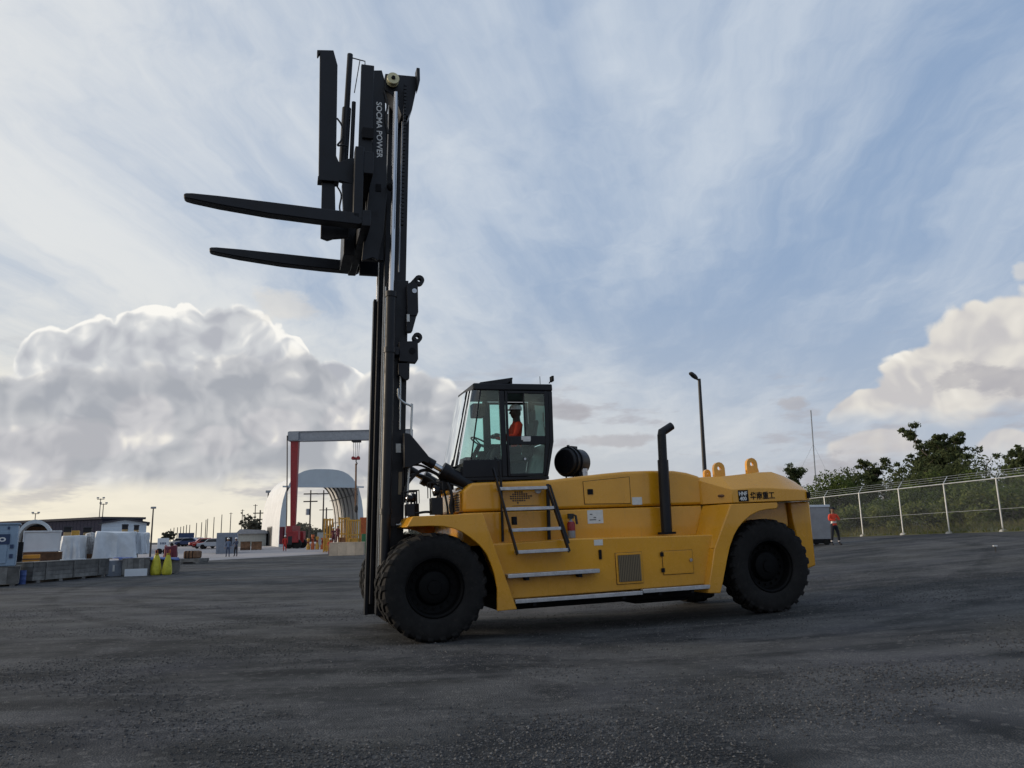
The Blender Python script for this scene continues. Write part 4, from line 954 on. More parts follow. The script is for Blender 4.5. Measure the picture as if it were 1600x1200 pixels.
# ================================================================== PEOPLE
def person(name, label, loc, rz, top, legs, skin='skin', helmet='helmet white', pose='stand', stripes=False, h=1.75, group=None, boots='boot'):
    root = thing(name, label, 'person', loc, rz, group)
    J = {}
    def S(k, p, r): J[k] = (Vector(p), r)
    S('pel', (0, 0, .94), .135); S('spi', (0, .0, 1.12), .125); S('che', (0, .01, 1.32), .145); S('nek', (0, .015, 1.49), .058); S('hb', (0, .0, 1.585), .085); S('ht', (0, -.005, 1.68), .085)
    stance = .13 if pose != 'wide' else .20
    for sd, sg in (('l', 1), ('r', -1)):
        S('hip'+sd, (.09*sg, 0, .88), .10); S('kne'+sd, ((.06+stance*.5)*sg, -.03, .49), .068); S('ank'+sd, (stance*sg, .01, .10), .050); S('toe'+sd, (stance*sg*1.15, -.15, .045), .042)
        S('sho'+sd, (.185*sg, .01, 1.42), .072)
        if pose in ('crossed', 'wide'):
            S('elb'+sd, (.275*sg, -.06, 1.17), .050); S('wri'+sd, (.02*sg, -.23, 1.19+.03*sg), .034)
        elif pose == 'sit':
            S('elb'+sd, (.25*sg, -.10, 1.17), .050); S('wri'+sd, (.16*sg, -.36, 1.20), .034)
        elif pose == 'reach':
            S('elb'+sd, (.25*sg, -.10, 1.20), .050); S('wri'+sd, (.17*sg, -.32, 1.10), .034)
        else:
            S('elb'+sd, (.245*sg, .03, 1.15), .050); S('wri'+sd, (.26*sg, -.05, .91), .034)
        if pose == 'sit':
            S('hip'+sd, (.10*sg, -.02, .90), .11); S('kne'+sd, (.14*sg, -.45, .94), .075); S('ank'+sd, (.14*sg, -.55, .52), .050); S('toe'+sd, (.15*sg, -.70, .47), .042)
    E_ = [('pel', 'spi'), ('spi', 'che'), ('che', 'nek'), ('nek', 'hb'), ('hb', 'ht')]
    for sd in 'lr': E_ += [('pel', 'hip'+sd), ('hip'+sd, 'kne'+sd), ('kne'+sd, 'ank'+sd), ('ank'+sd, 'toe'+sd), ('che', 'sho'+sd), ('sho'+sd, 'elb'+sd), ('elb'+sd, 'wri'+sd)]
    keys = list(J); me = bpy.data.meshes.new('skel'); me.from_pydata([J[k][0] for k in keys], [(keys.index(a), keys.index(b)) for a, b in E_], [])
    o = bpy.data.objects.new('skel', me); COL.objects.link(o)
    sk = o.modifiers.new('skin', 'SKIN'); sub = o.modifiers.new('sub', 'SUBSURF'); sub.levels = 1; sub.render_levels = 1
    for k, v in zip(keys, me.skin_vertices[0].data): v.radius = (J[k][1], J[k][1]*(.78 if k in ('pel', 'spi', 'che') else 1.0)); v.use_root = (k == 'pel')
    bpy.context.view_layer.update()
    bm_ = bpy.data.meshes.new_from_object(o.evaluated_get(bpy.context.evaluated_depsgraph_get())); bpy.data.objects.remove(o); bpy.data.meshes.remove(me)
    mb = MB(); mb.v = [tuple(v.co) for v in bm_.vertices]; mb.f = [tuple(p.vertices) for p in bm_.polygons]; nb = len(mb.f)
    bpy.data.meshes.remove(bm_)
    # hands: palm, four fingers of different lengths and a thumb from the side of the palm
    for sd, sg in (('l', 1), ('r', -1)):
        w_ = J['wri'+sd][0]; d = (w_-J['elb'+sd][0]).normalized(); side = d.cross(Vector((0, 0, 1)))
        side = side.normalized() if side.length > .2 else Vector((0, -1, 0)); nrm = side.cross(d)
        mb.tube([w_, w_+d*.05, w_+d*.095], [.028, .036, .030], 8)
        for k, L_ in enumerate((.062, .075, .070, .055)):
            b = w_+d*.085+side*((k-1.5)*.017); mb.tube([b, b+d*L_*.55, b+d*L_*.9-nrm*.022], [.0085, .008, .006], 5)
        tb = w_+d*.035+side*.028; mb.tube([tb, tb+d*.03+side*.022, tb+d*.06+side*.026], [.011, .010, .007], 5)
    # face: skull, nose, ears
    hc = J['ht'][0]
    mb.ball(hc+Vector((0, .0, -.035)), .105, 14, 11, (.80, .96, 1.22))
    mb.tube([hc+Vector((0, -.090, -.015)), hc+Vector((0, -.116, -.055))], [.010, .017], 6)
    for sg in (1, -1): mb.ball(hc+Vector((.084*sg, .008, -.03)), .022, 6, 5, (.5, .8, 1.2))
    mesh = mb.mesh('body', recalc=True, ang=60)
    mats = [top, legs, skin, boots, 'reflective', 'rim black']
    for k in mats: mesh.materials.append(MATS[k])
    bones = [(J[a][0], J[b][0], a, b) for a, b in E_]
    for p in mesh.polygons:
        c = p.center; best = None
        for a, b, ka, kb in bones:
            ab = b-a; t_ = max(0, min(1, (c-a).dot(ab)/ab.length_squared)); dd = (c-(a+ab*t_)).length - (J[ka][1]*(1-t_)+J[kb][1]*t_)*.8
            if best is None or dd < best[0]: best = (dd, ka, kb, t_)
        _, ka, kb, t_ = best; i = 0
        if p.index >= nb: i = 2
        elif kb in ('hb', 'ht') or (kb == 'nek' and t_ > .85): i = 2
        elif ka.startswith('ank') : i = 3
        elif ka == 'pel' and kb == 'spi': i = 1 if t_ < .15 else 0
        elif kb.startswith(('hip', 'kne', 'ank')): i = 1
        if stripes:
            if i == 0 and ka in ('pel', 'spi') and 1.03 < c.z < 1.11: i = 4
            if i == 0 and ka in ('pel', 'spi') and 1.135 < c.z < 1.165: i = 4
            if i == 1 and kb.startswith('ank') and .66 < t_ < .80: i = 4
        p.material_index = i
    body = bpy.data.objects.new('body', mesh); COL.objects.link(body); body.parent = root; body.scale = (h/1.75,)*3
    s_ = h/1.75
    for sg in (1, -1): MB().ball((hc+Vector((.032*sg, -.094, -.018)))*s_, .010*s_, 6, 5).build('eye', 'rim black', root)
    if helmet:
        mb = MB(); hp = (hc+Vector((0, .005, .012)))*s_
        mb.lathe([(.118*s_, 0), (.116*s_, .045*s_), (.095*s_, .085*s_), (.05*s_, .108*s_), (.002, .113*s_)], 18, hp, 'z')
        mb.loft([[hp+Vector((a*s_, b*s_, 0)) for a, b in ((-.11, -.03), (-.08, -.15), (.08, -.15), (.11, -.03))], [hp+Vector((a*s_, b*s_, .012)) for a, b in ((-.11, -.03), (-.08, -.15), (.08, -.15), (.11, -.03))]])
        mb.build('hard_hat', helmet, root, recalc=False)
    return root

# driver in the cab (seat is about 3.1 m up on the truck's floor)
fl_m = Matrix.LocRotScale(Vector(FK), fl.rotation_euler, None)
drv = person('person', 'driver in orange shirt and white hard hat sitting in the cab', fl_m @ Vector((1.86, 1.30, 2.24)), R(17-90), 'hi-vis orange', 'navy cloth', 'skin dark', pose='sit', h=1.84)
p = on(1305, 36.8)
person('person', 'worker in orange jacket with arms crossed beside the grey tank', p, R(12), 'hi-vis orange', 'navy cloth', helmet='navy cloth', pose='wide', stripes=True)
person('person', 'bystander in blue shirt and jeans on the pad, nearer the grey container', on(357, 74, .05), R(20), 'blue shirt', 'denim', pose='stand')
person('person', 'bystander in dark clothes and white hard hat, right of the pair on the pad', on(369.5, 75.5, .05), R(-15), 'denim', 'navy cloth', pose='reach')
person('person', 'worker in bright red coverall and white hard hat below the gantry leg', on(445.5, 90, .05), R(10), 'coverall red', 'coverall red', pose='stand', stripes=False)
person('person', 'worker in maroon coverall standing left behind the tan block', on(521, 79, .85), R(15), 'coverall maroon', 'coverall maroon', pose='reach')
person('person', 'worker in maroon coverall standing right behind the tan block', on(527.5, 80, 1.05), R(-25), 'coverall maroon', 'coverall maroon', pose='stand')
person('person', 'worker in red jacket crouched low behind the left end of the tan block', on(516.5, 78.5, -.25), R(5), 'coverall red', 'coverall maroon', pose='reach')

# ================================================================== LEFT SIDE YARD
def frame(x0, x1, ytop, Y, z0=None, ybot=None):
    a, b = at(x0, ytop, Y), at(x1, ytop, Y); X0, X1 = a.x, b.x; zt = (a.z+b.z)/2
    zb = gz((X0+X1)/2, Y) if z0 is None else z0
    if ybot is not None: zb = at((x0+x1)/2, ybot, Y).z
    return (X0+X1)/2, (X1-X0)/2*math.cos(TURN*math.atan2((X0+X1)/2, Y)), zb, zt-zb
TURN = 0.92
def face(X, Y, depth):
    """centre and heading of a thing whose front stands at (X, Y), turned towards the open yard"""
    a = TURN*math.atan2(X, Y); return X+math.sin(a)*depth/2, Y+math.cos(a)*depth/2, -a
def crate(name, label, x0, x1, ytop, Y, depth, m_, n=4, cat='crate', group=None, rz=0, ybot=None, feet=True, vertical=False):
    X, hw, z, h = frame(x0, x1, ytop, Y, ybot=ybot)
    X, Yc, a_ = face(X, Y, depth)
    r = thing(name, label, cat, (X, Yc, z), rz+a_, group)
    f0 = .09 if feet else 0.0
    MB().box(-hw+.03, hw-.03, -depth/2+.03, depth/2-.03, f0+.002, h-.03).build('core', m_, r)
    if feet:
        for k in (-.8, 0, .8): MB().box(k*hw-.09, k*hw+.09, -depth/2+.02, depth/2-.02, 0, f0).build('runner', m_, r)
    if vertical:
        for k in range(n):
            a = -hw+2*hw*k/n; MB().box(a+.006, a+2*hw/n-.006, -depth/2-rnd.random()*.012, -depth/2+.029, f0, h-rnd.random()*.02).build('plank', m_, r)
    else:
        for k in range(n):
            a = f0+(h-f0)*k/n; MB().box(-hw, hw, -depth/2-rnd.random()*.012, -depth/2+.029, a+.007, a+(h-f0)/n-.007).build('plank', m_, r)
    for k in range(n): # end boards
        a = f0+(h-f0)*k/n; MB().box(hw-.029, hw+rnd.random()*.012, -depth/2+.03, depth/2, a+.007, a+(h-f0)/n-.007).build('plank', m_, r)
    MB().box(-hw-.02, hw+.02, -depth/2-.02, depth/2+.02, h-.028, h).build('lid', m_, r)
    return r
crate('timber_crate', 'weathered timber crate under the blue cabinet at the left edge', -60, 30, 886, 33.0, 2.2, 'weathered wood', 5, vertical=True)
def cabinet():
    X, hw, z, h = frame(-60, 27, 820, 33.0, ybot=886); X, Yc, a_ = face(X, 33.1, 1.9)
    r = thing('steel_cabinet', 'tall blue grey steel cabinet with navy sign on a timber crate', 'cabinet', (X, Yc, z), a_)
    MB().box(-hw, hw, -.95, .95, 0, h).build('body', 'cabinet blue', r, bevel=.04)
    d = MB().box(-hw+.1, hw-.35, -.985, -.952, .12, h-.28).build('door', 'cabinet blue', r, bevel=.012)
    MB().box(-hw-.03, hw+.05, -1.0, 1.0, h, h+.07).build('roof', 'cabinet blue', r, bevel=.01)
    s = MB().box(hw-1.45, hw-.28, -.998, -.987, h-.83, h-.40).build('sign', 'navy', r)
    text('TOCO', .235, 'white print', s, (hw-1.36, -1.004, h-.70), (R(90), 0, 0), bold=.012, sx=1.35)
    for zz in (.35, .75): MB().box(hw-.25, hw-.12, -1.0, -.952, zz, zz+.16).build('fitting', 'navy', r)
    MB().box(hw-.40, hw-.32, -.98, -.952, h-.2, h-.08).build('fitting', 'navy', r)
cabinet()
def panelbox():
    X, hw, z, h = frame(37, 95, 829, 40.0, ybot=862)
    r = thing('white_panel_box', 'white flat-sided panel box standing behind the long grey crate', 'box', face(X, 40.05, 1.2)[:2]+(z,), face(X, 40, 1)[2])
    MB().box(-hw+.04, hw-.04, -.55, .6, .02, h-.02).build('panel', 'white panel', r)
    for a in ((-hw, hw, 0, .06), (-hw, hw, h-.07, h)): MB().box(a[0], a[1], -.6, .62, a[2], a[3]).build('rim', 'white panel', r)
    for a in (-hw, hw-.05): MB().box(a, a+.05, -.6, -.552, .061, h-.071).build('rim', 'white panel', r)
panelbox()
crate('timber_crate', 'brown timber crate carrying the white panel box', 37, 96, 863, 40.0, 1.4, 'brown wood', 3)
def sbox(name, label, cat, x0, x1, yt, Y, depth, m_, ybot=None, bevel=.02, extra=None, group=None, rz=0):
    X, hw, z, h = frame(x0, x1, yt, Y, ybot=ybot); X, Yc, a_ = face(X, Y, depth); r = thing(name, label, cat, (X, Yc, z), rz+a_, group)
    MB().box(-hw, hw, -depth/2, depth/2, 0, h).build('body', m_, r, bevel=bevel)
    if extra: extra(r, hw, depth, h)
    return r
def tool_extra(r, hw, d, h):
    MB().box(-hw-.01, hw+.01, -d/2-.01, d/2+.01, h*.80, h*.86).build('lid_seam', 'brown wood', r); MB().box(-.07, .07, -d/2-.03, -d/2, h*.6, h*.75).build('hasp', 'black matt', r)
sbox('tool_chest', 'orange steel chest on the ground beside the long grey crate', 'chest', 36, 62, 867, 38.2, .9, 'orange paint', extra=tool_extra)
def wrapped(name, label, x0, x1, yt, Y, depth, m_, seed, sag=.10, ybot=None, cat='tarpaulin'):
    """cloth thrown over a load: a sheet with folds, hem dipping at the corners"""
    X, hw, z, h = frame(x0, x1, yt, Y, ybot=ybot); X, Yc, a_ = face(X, Y, depth); r = thing(name, label, cat, (X, Yc, z), a_); q = random.Random(seed)
    ph = [q.random()*6.28 for _ in range(8)]; n, mb = 72, MB(); rings = []
    for k, (t_, ins) in enumerate(((0, -.05), (.12, -.02), (.3, .0), (.5, .015), (.68, .02), (.82, .025), (.93, .03), (.985, .05), (1.0, .11))):
        ring = []
        for j in range(n):
            a = 2*math.pi*j/n; c, s_ = math.cos(a), math.sin(a)
            e = 14.0; rr = (abs(c)**e+abs(s_)**e)**(-1/e)
            fold = (math.sin(a*9+ph[0])*.5+math.sin(a*17+ph[1])*.35+math.sin(a*29+ph[2])*.2)*.085*(1-t_)**.6+math.sin(a*5+t_*4+ph[3])*.04+math.sin(a*13+t_*9+ph[7])*.025*math.sin(math.pi*t_)
            px, py = (hw*(1-ins)+fold)*c*rr, (depth/2*(1-ins)+fold)*s_*rr
            zz = h*t_ + (sag*h*(math.sin(a*2+ph[4])*.4+math.sin(a*3+ph[5])*.5) if t_ > .9 else 0)*.5 + (.05*math.sin(a*6+ph[6]) if k == 0 else 0)
            ring.append((px, py, max(.01, zz)))
        rings.append(ring)
    mb.loft(rings); mb.build('cover', m_, r)
    return r
wrapped('wrapped_load', 'white wrapped cube-shaped load behind the long grey crate', 96, 134, 837, 43.5, 1.9, 'white tarp', 2, .04, ybot=876, cat='load')
wrapped('wrapped_load', 'small load in clear plastic wrap between the two white covers', 134, 151, 833, 45.5, 1.2, 'clear wrap', 5, .1, ybot=866, cat='load')
crate('timber_crate', 'low dark timber crate carrying the plastic wrapped load', 110, 162, 866, 45, 2.2, 'brown wood', 3)
wrapped('tarpaulin_cover', 'big white tarpaulin draped over a load, hem dipping left', 149, 214, 831, 44.0, 2.2, 'white tarp', 9, .10, ybot=873, cat='tarpaulin')
wrapped('tarpaulin_cover', 'grey shaded end of cover right of the big white tarpaulin', 213, 232, 832, 45.2, 1.6, 'white tarp', 12, .05, ybot=866)
def longcrate():
    A, B = Vector((-21.75, 35.5, 0)), Vector((-21.3, 41.2, 0)); d = (B-A).normalized(); L_ = (B-A).length; h = .93
    r = thing('timber_crate', 'long weathered grey timber crate lying along the front row', 'crate', (A+B)/2, math.atan2(d.y, d.x)); hl = L_/2
    MB().box(-hl+.03, hl-.03, .03, 1.17, .11, h-.03).build('core', 'weathered wood', r)
    for k in (-.85, -.3, .3, .85): MB().box(k*hl-.12, k*hl+.12, .02, 1.18, 0, .109).build('runner', 'weathered wood', r)
    for k in range(4): MB().box(-hl, hl, -rnd.random()*.015, .029, .11+k*.198+.006, .11+(k+1)*.198-.006).build('plank', 'weathered wood', r)
    for k in range(4): MB().box(-hl-rnd.random()*.015, -hl+.029, .03, 1.2, .11+k*.198+.006, .11+(k+1)*.198-.006).build('plank', 'weathered wood', r)
    for k in range(5): MB().box(-hl-.02, hl+.02, -.02+k*.246, .22+k*.246, h-.029, h+rnd.random()*.006).build('plank', 'weathered wood', r)
    for k in (-.7, 0, .7): MB().box(k*hl-.05, k*hl+.05, -.045, -.016, .11, h-.03).build('batten', 'weathered wood', r)
longcrate()
def post_extra(r, hw, d, h): MB().box(-.05, .05, -d/2-.04, -d/2, .25, h*.72).build('bracket', 'sticker white', r)
sbox('steel_box', 'dark grey steel box between the long crate and white-panelled crate', 'box', 166, 191, 876, 41.3, 1.1, 'container grey', extra=post_extra)
cr2 = crate('timber_crate', 'dark slatted crate with a white panel leaning at its foot', 192, 234, 872, 41.2, 1.2, 'weathered wood', 5, vertical=True)
X, hw, z, h = frame(193, 228, 889, 40.7)
o = MB().box(-hw, hw, -.03, .03, 0, h).build('white_board', 'white panel', None, bevel=.01); o.location = (X, 40.85, z); o.rotation_euler = (R(-6), 0, face(X, 40.8, 1)[2]); tag(o, 'low white board leaning against the slatted crate', 'board')
crate('timber_crate', 'grey timber crate behind the two yellow sacks', 233, 281, 874, 43.0, 1.3, 'weathered wood', 4)
def sheetcover():
    a = at(186, 873.5, 41.0); b = at(281, 872.5, 43.2); d = (b-a).normalized(); n = Vector((-d.y, d.x, 0)); L_ = (b-a).length
    r = thing('blue_sheet', 'blue plastic sheet spread over the crate tops', 'sheet', a); mb = MB(); nx, ny = 24, 6; 
    for j in range(ny+1):
        for i in range(nx+1):
            p = d*(L_*i/nx)+n*(1.1*j/ny-.02); mb.v.append((p.x, p.y, p.z+.05+.03*math.sin(i*1.3+j)+.02*math.sin(i*.5)-(.10 if j == 0 else 0)))
    mb.f = [(j*(nx+1)+i, j*(nx+1)+i+1, (j+1)*(nx+1)+i+1, (j+1)*(nx+1)+i) for j in range(ny) for i in range(nx)]
    o = mb.build('cloth', 'blue sheet', r, recalc=False); sd = o.modifiers.new('thick', 'SOLIDIFY'); sd.thickness = .012
sheetcover()
def sack(px, label, s):
    Y = 41.8; p = on(px, Y); r = thing('yellow_sack', label, 'sack', p, s, 'yellow sacks by the crates'); q = random.Random(int(px))
    h = 1.12; rings = []; n = 20
    for t_, rr in ((0, .22), (.05, .27), (.2, .285), (.4, .25), (.6, .20), (.78, .15), (.9, .10), (.97, .075), (1.0, .085)):
        rings.append([(math.cos(2*math.pi*j/n)*(rr+.018*math.sin(j*2.2+t_*7+s)), math.sin(2*math.pi*j/n)*(rr*.8+.018*math.sin(j*1.7+t_*5)), h*t_) for j in range(n)])
    MB().loft(rings).build('bag', 'sack yellow', r); MB().tube([(.09*math.cos(k*.63), .09*math.sin(k*.63), h*.95) for k in range(11)], .014, 6).build('tie', 'rust orange', r)
    MB().tube([(-.04, -.08, h), (-.06, -.10, h+.16), (.05, -.10, h+.18), (.06, -.08, h)], .018, 6).build('loop', 'rust orange', r)
sack(247, 'yellow sack on the left of the pair by the grey crate', .2); sack(264.5, 'yellow sack on the right of the pair by the grey crate', 1.3)
def drum(label, px, ytop, Y, m_, rad):
    p_ = on(px, Y); h = at(px, ytop, Y).z-p_.z; r = thing('steel_drum', label, 'drum', p_, 0, 'drums among the crates')
    MB().lathe([(.001, 0), (rad, 0), (rad, h*.32), (rad*1.04, h*.34), (rad, h*.36), (rad, h*.64), (rad*1.04, h*.66), (rad, h*.68), (rad, h), (rad*.93, h), (rad*.93, h-.02), (.001, h-.02)], 20, (0, 0, 0), 'z').build('shell', m_, r, recalc=False)
    MB().cyl((rad*.5, 0, h-.02), (rad*.5, 0, h+.01), .04, 8).build('bung', 'black matt', r)
drum('added black drum standing in for the dark gap right of the blue cabinet', 32, 847, 38.0, 'black matt', .16)  # black drum added to stand in for the dark of this gap
drum('small blue drum low between the left crate and long crate', 40.5, 891, 35.0, 'blue sheet', .16)
o = MB().box(-.75, .75, -.12, .12, 0, .05).build('loose_board', 'white panel', None); o.location = (-21.9, 38.9, .935); o.rotation_euler = (0, 0, R(80)); tag(o, 'loose pale board lying on the long grey crate', 'board')
def bundle():
    X, hw, z, h = frame(280, 312, 873, 62); r = thing('timber_skid', 'flat grey timber skid under the dark bundle', 'skid', (X, 63, z))
    for k in range(5): MB().box(-hw, hw, -1+k*.42, -.63+k*.42, .12, h).build('plank', 'weathered wood', r)
    for k in (-.8, .8): MB().box(k*hw-.1, k*hw+.1, -1, 1, 0, .119).build('runner', 'weathered wood', r)
    X, hw, z2, h2 = frame(284, 306, 861, 62.2, ybot=873); r = thing('stacked_bundle', 'dark red brown strapped bundle lying on a timber skid', 'bundle', (X, 63, z2))
    MB().box(-hw, hw, -.6, .6, .0, h2).build('load', 'brown wood', r, bevel=.12, seg=3)
    for k in (-.6, -.1, .45): MB().box(k*hw-.03, k*hw+.03, -.62, .62, -.0, h2+.015).build('strap', 'black matt', r)
bundle()
# small fabric arch, machines behind, buildings
def arch(): 
    X, hw, z, h = frame(34, 90, 812, 62, ybot=848); r = thing('fabric_arch', 'low pale fabric arch shelter behind the white panel box', 'shelter', face(X, 61.5, 5)[:2]+(z,), face(X, 61.5, 5)[2]); n = 20
    o_ = [(-hw*math.cos(math.pi*k/n), h*math.sin(math.pi*k/n)**.9) for k in range(n+1)]; i_ = [(.86*a, .84*b) for a, b in o_]
    mb = MB()
    for k in range(n): mb.prism([o_[k], o_[k+1], i_[k+1], i_[k]], -2.5, 2.5)
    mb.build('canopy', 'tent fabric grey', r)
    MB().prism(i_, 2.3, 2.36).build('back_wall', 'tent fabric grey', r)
    MB().box(-hw*.8, hw*.8, 1.4, 2.0, 0, h*.74).build('stored_load', 'brown wood', r, bevel=.05)
arch()
for i, (x0, x1, yt, Y, lab) in enumerate(((91, 104, 822, 60, 'dark-topped tan plant unit right behind the white panel box'), (122, 136, 823, 62, 'yellow plant unit with dark canopy above the clear wrapped load'), (184, 194, 819, 70, 'tan plant unit with dark canopy, left one before the pale building'), (203, 211, 820, 70, 'tan plant unit with dark canopy, right one before the pale building'))):
    X, hw, z, h = frame(x0, x1, yt, Y); r = thing('plant_unit', lab, 'machine', (X, Y+.8, z), face(X, Y, 1)[2], 'plant units behind the crates')
    MB().box(-hw*.85, hw*.85, -.7, .7, .35, h-.45).build('housing', 'tan box', r, bevel=.04)
    MB().box(-hw, hw, -.8, .8, h-.12, h).build('canopy', 'roof dark', r, bevel=.02)
    MB().box(-hw*.9, hw*.9, -.72, .72, h-.449, h-.121).build('grille', 'dark opening', r)
    MB().box(-hw, hw, -.8, .8, 0, .349).build('skid', 'grey steel', r)
o_ = sbox('equipment_box', 'small yellow box peeping over the white wrapped load', 'box', 112, 124, 829, 55, 1.2, 'machine yellow')
def warehouse():
    a = at(-40, 801, 120); b = at(160, 811, 104); d = (b-a); L_ = Vector((d.x, d.y, 0)).length; rz = math.atan2(d.y, d.x); z = gz(b.x, b.y)-.3
    r = thing('warehouse', 'long dark grey warehouse with flat roof behind the crates', 'building', (a.x, a.y, z), rz); h = b.z-z
    MB().box(0, L_, 0, 6, 0, h).build('wall', 'warehouse cladding', r)
    n = 40
    for k in range(n):
        if k == 0: rb = MB().box(-.04, .04, -.02, -.001, 0, h-.05).build('cladding_rib', 'warehouse cladding', r)
        else: c = rb.copy(); COL.objects.link(c); c.location = (L_*k/n, 0, 0)
    MB().box(-.2, L_+.2, -.3, 6.3, h, h+.30).build('roof', 'roof dark', r)
warehouse()
def shed():
    Y = 92; X, hw, z, h = frame(160, 229, 818, Y); r = thing('gabled_shed', 'pale blue shed with low gable roof beside the dark warehouse', 'building', (X, Y, z), -math.atan2(X+2, Y)); pk = at(194, 812.5, Y).z-z
    MB().prism([(-hw, 0), (hw, 0), (hw, h), (0, pk), (-hw, h)], 0, 14).build('wall', 'pale cladding', r)
    for k in range(9): MB().box(-hw, hw, -.03, -.001, .5+k*.4, .53+k*.4).build('cladding_rib', 'pale cladding', r)
    mb = MB()
    for s_ in (-1, 1): mb.prism([(0, pk+.02), (s_*(hw+.35), h-.06), (s_*(hw+.35), h+.12), (0, pk+.20)], -.4, 14.4)
    mb.build('roof', 'roof dark', r)
    MB().box(-hw*.75, -hw*.35, -.05, -.031, 1.0, 2.0).build('window', 'dark opening', r)
shed()
# lamps and masts on the left
def lampmast(px, ytop, Y, label, heads, group='light masts left of the yard'):
    p = on(px, Y); zt = at(px, ytop, Y).z; h = zt-p.z; r = thing('light_mast', label, 'light mast', p, 0, group); k = Y/75
    MB().tube([(0, 0, 0), (0, 0, h)], [.09*k, .06*k] if heads == 1 else [.05*k, .035*k], 10).build('pole', 'pole wood', r)
    if heads == 1:
        MB().box(-.22*k, .22*k, -.15*k, .15*k, h, h+.20*k).build('lamp_head', 'grey steel', r, bevel=.04)
    else:
        MB().tube([(-.34*k, 0, h*.985), (.34*k, 0, h*.985)], .03*k, 8).build('crossarm', 'pole wood', r)
        for s_ in (-1, 1): MB().box(s_*.28*k-.09*k, s_*.28*k+.09*k, -.08*k, .08*k, h, h+.13*k).build('lamp_head', 'grey steel', r, bevel=.03)
    return r
lampmast(236.5, 795, 70, 'single lamp mast right of the tarpaulin covers', 1); lampmast(152.5, 779, 130, 'taller of the two twin-lamp masts over the warehouse end', 2); lampmast(157.5, 787, 150, 'shorter of the two twin-lamp masts over the warehouse end', 2); lampmast(52, 802, 150, 'lamp mast rising over the warehouse roof at far left', 2)

# ================================================================== FAR YARD
def container(name, label, x0, x1, yt, Y, depth, m_, rz=0, cat='container'):
    X, hw, z, h = frame(x0, x1, yt, Y); X, Yc, a_ = face(X, Y, depth); r = thing(name, label, cat, (X, Yc, z+.05), rz+a_)
    MB().box(-hw, hw, -depth/2, depth/2, 0, h).build('shell', m_, r)
    n = max(6, int(hw*2/.35))
    for k in range(n):
        a = -hw+2*hw*(k+.5)/n; MB().box(a-.07, a+.07, -depth/2-.035, -depth/2-.001, .12, h-.12).build('rib', m_, r)
    return r, hw, depth, h
r, hw, dp_, h = container('shipping_container', 'blue grey container with a dark square opening behind two bystanders', 339, 371, 833, 86, 5, 'container grey')
MB().box(-hw*.15, hw*.50, -dp_/2-.05, -dp_/2-.036, h*.35, h*.78).build('opening', 'dark opening', r)
container('shipping_container', 'navy container on the lorry in the far yard', 279, 303, 833, 170, 3, 'navy')
def longwall():
    Y = 125; X, hw, z, h = frame(371, 416, 834, Y); r = thing('long_low_building', 'long low pale building with grey roof left of the white tent', 'building', (X, Y, z), face(X, Y, 1)[2])
    MB().box(-hw, hw, 0, 6, 0, h).build('wall', 'wall pale', r); MB().prism([(-hw-.3, h), (hw+.3, h), (hw-.2, h+.55), (-hw+.4, h+.75)], -.4, 6.4).build('roof', 'grey steel', r)
longwall()
for k, (a, b, lab) in enumerate(((376, 391, 'left brown timber stack in front of the low pale building'), (393, 409, 'right brown timber stack in front of the low pale building'))):
    crate('timber_stack', lab, a, b, 846, 100, 1.6, 'brown wood', 4, 'timber stack', 'timber stacks by the low building')
def car(label, x0, x1, Y, m_, rz=0):
    X, hw, z, h = frame(x0, x1, 846, Y); hw = max(hw, .9); L_ = 2.15; r = thing('parked_car', label, 'car', (X, Y, gz(X, Y)+.05), rz, 'cars parked in the far yard')
    side = [(-L_, .35), (-L_, .78), (-L_*.55, .92), (-L_*.30, 1.42), (L_*.45, 1.45), (L_*.78, .98), (L_, .90), (L_, .35)]
    MB().prism(side, -.85, .85).build('body', m_, r, bevel=.08, seg=3)
    for sg in (-1, 1): MB().prism([(-L_*.46, .96), (-L_*.26, 1.36), (L_*.40, 1.38), (L_*.60, .98)], sg*.86-.005, sg*.86+.005).build('window', 'car glass', r)
    MB().box(-L_-.005, -L_+.02, -.7, .7, .62, .74).build('lamps', 'white print', r)
    for u in (-1.35, 1.35):
        for sg in (-1, 1): MB().lathe([(.001, -.1), (.30, -.1), (.33, -.06), (.33, .06), (.30, .1), (.001, .1)], 16, (u, sg*.78, .33)).build('wheel', 'tyre rubber', r, recalc=False)
for a, Y, m_, rz, lab in ((318, 125, 'car red', .5, 'red parked car nearest the blue grey container, far row'), (326, 115, 'car red', -.3, 'red parked car just left of the blue grey container'), (334, 112, 'car silver', .2, 'silver parked car touching the container edge in view'), (306, 140, 'car silver', .1, 'silver parked car right of the navy lorry'), (295, 135, 'car blue', .0, 'dark blue parked car below the navy container'), (284, 138, 'car silver', -.2, 'silver parked car left below the navy container')):
    car(lab, a-9, a+9, Y, m_, rz)
def trailer():
    X, hw, z, h = frame(241, 258, 841, 90); r = thing('sign_trailer', 'white boxed trailer with dark lettering left of the navy lorry', 'trailer', (X, 91, z), face(X, 91, 1)[2])
    MB().box(-hw, hw, -1, 1, .6, h).build('body', 'white panel', r, bevel=.03)
    for k in (-.6, .6): MB().lathe([(.001, -.12), (.33, -.12), (.35, 0), (.33, .12), (.001, .12)], 14, (k*hw, -.9, .35)).build('wheel', 'tyre rubber', r, recalc=False)
    for k in range(4): MB().box(-hw*.5+k*hw*.28, -hw*.5+k*hw*.28+.10, -1.02, -1.001, h*.62, h*.74).build('mark', 'navy', r)
trailer()
wrapped('rubble_heap', 'low maroon covered heap left of the strapped bundle', 257, 276, 853, 72, 2.5, 'coverall maroon', 21, .2, cat='heap')

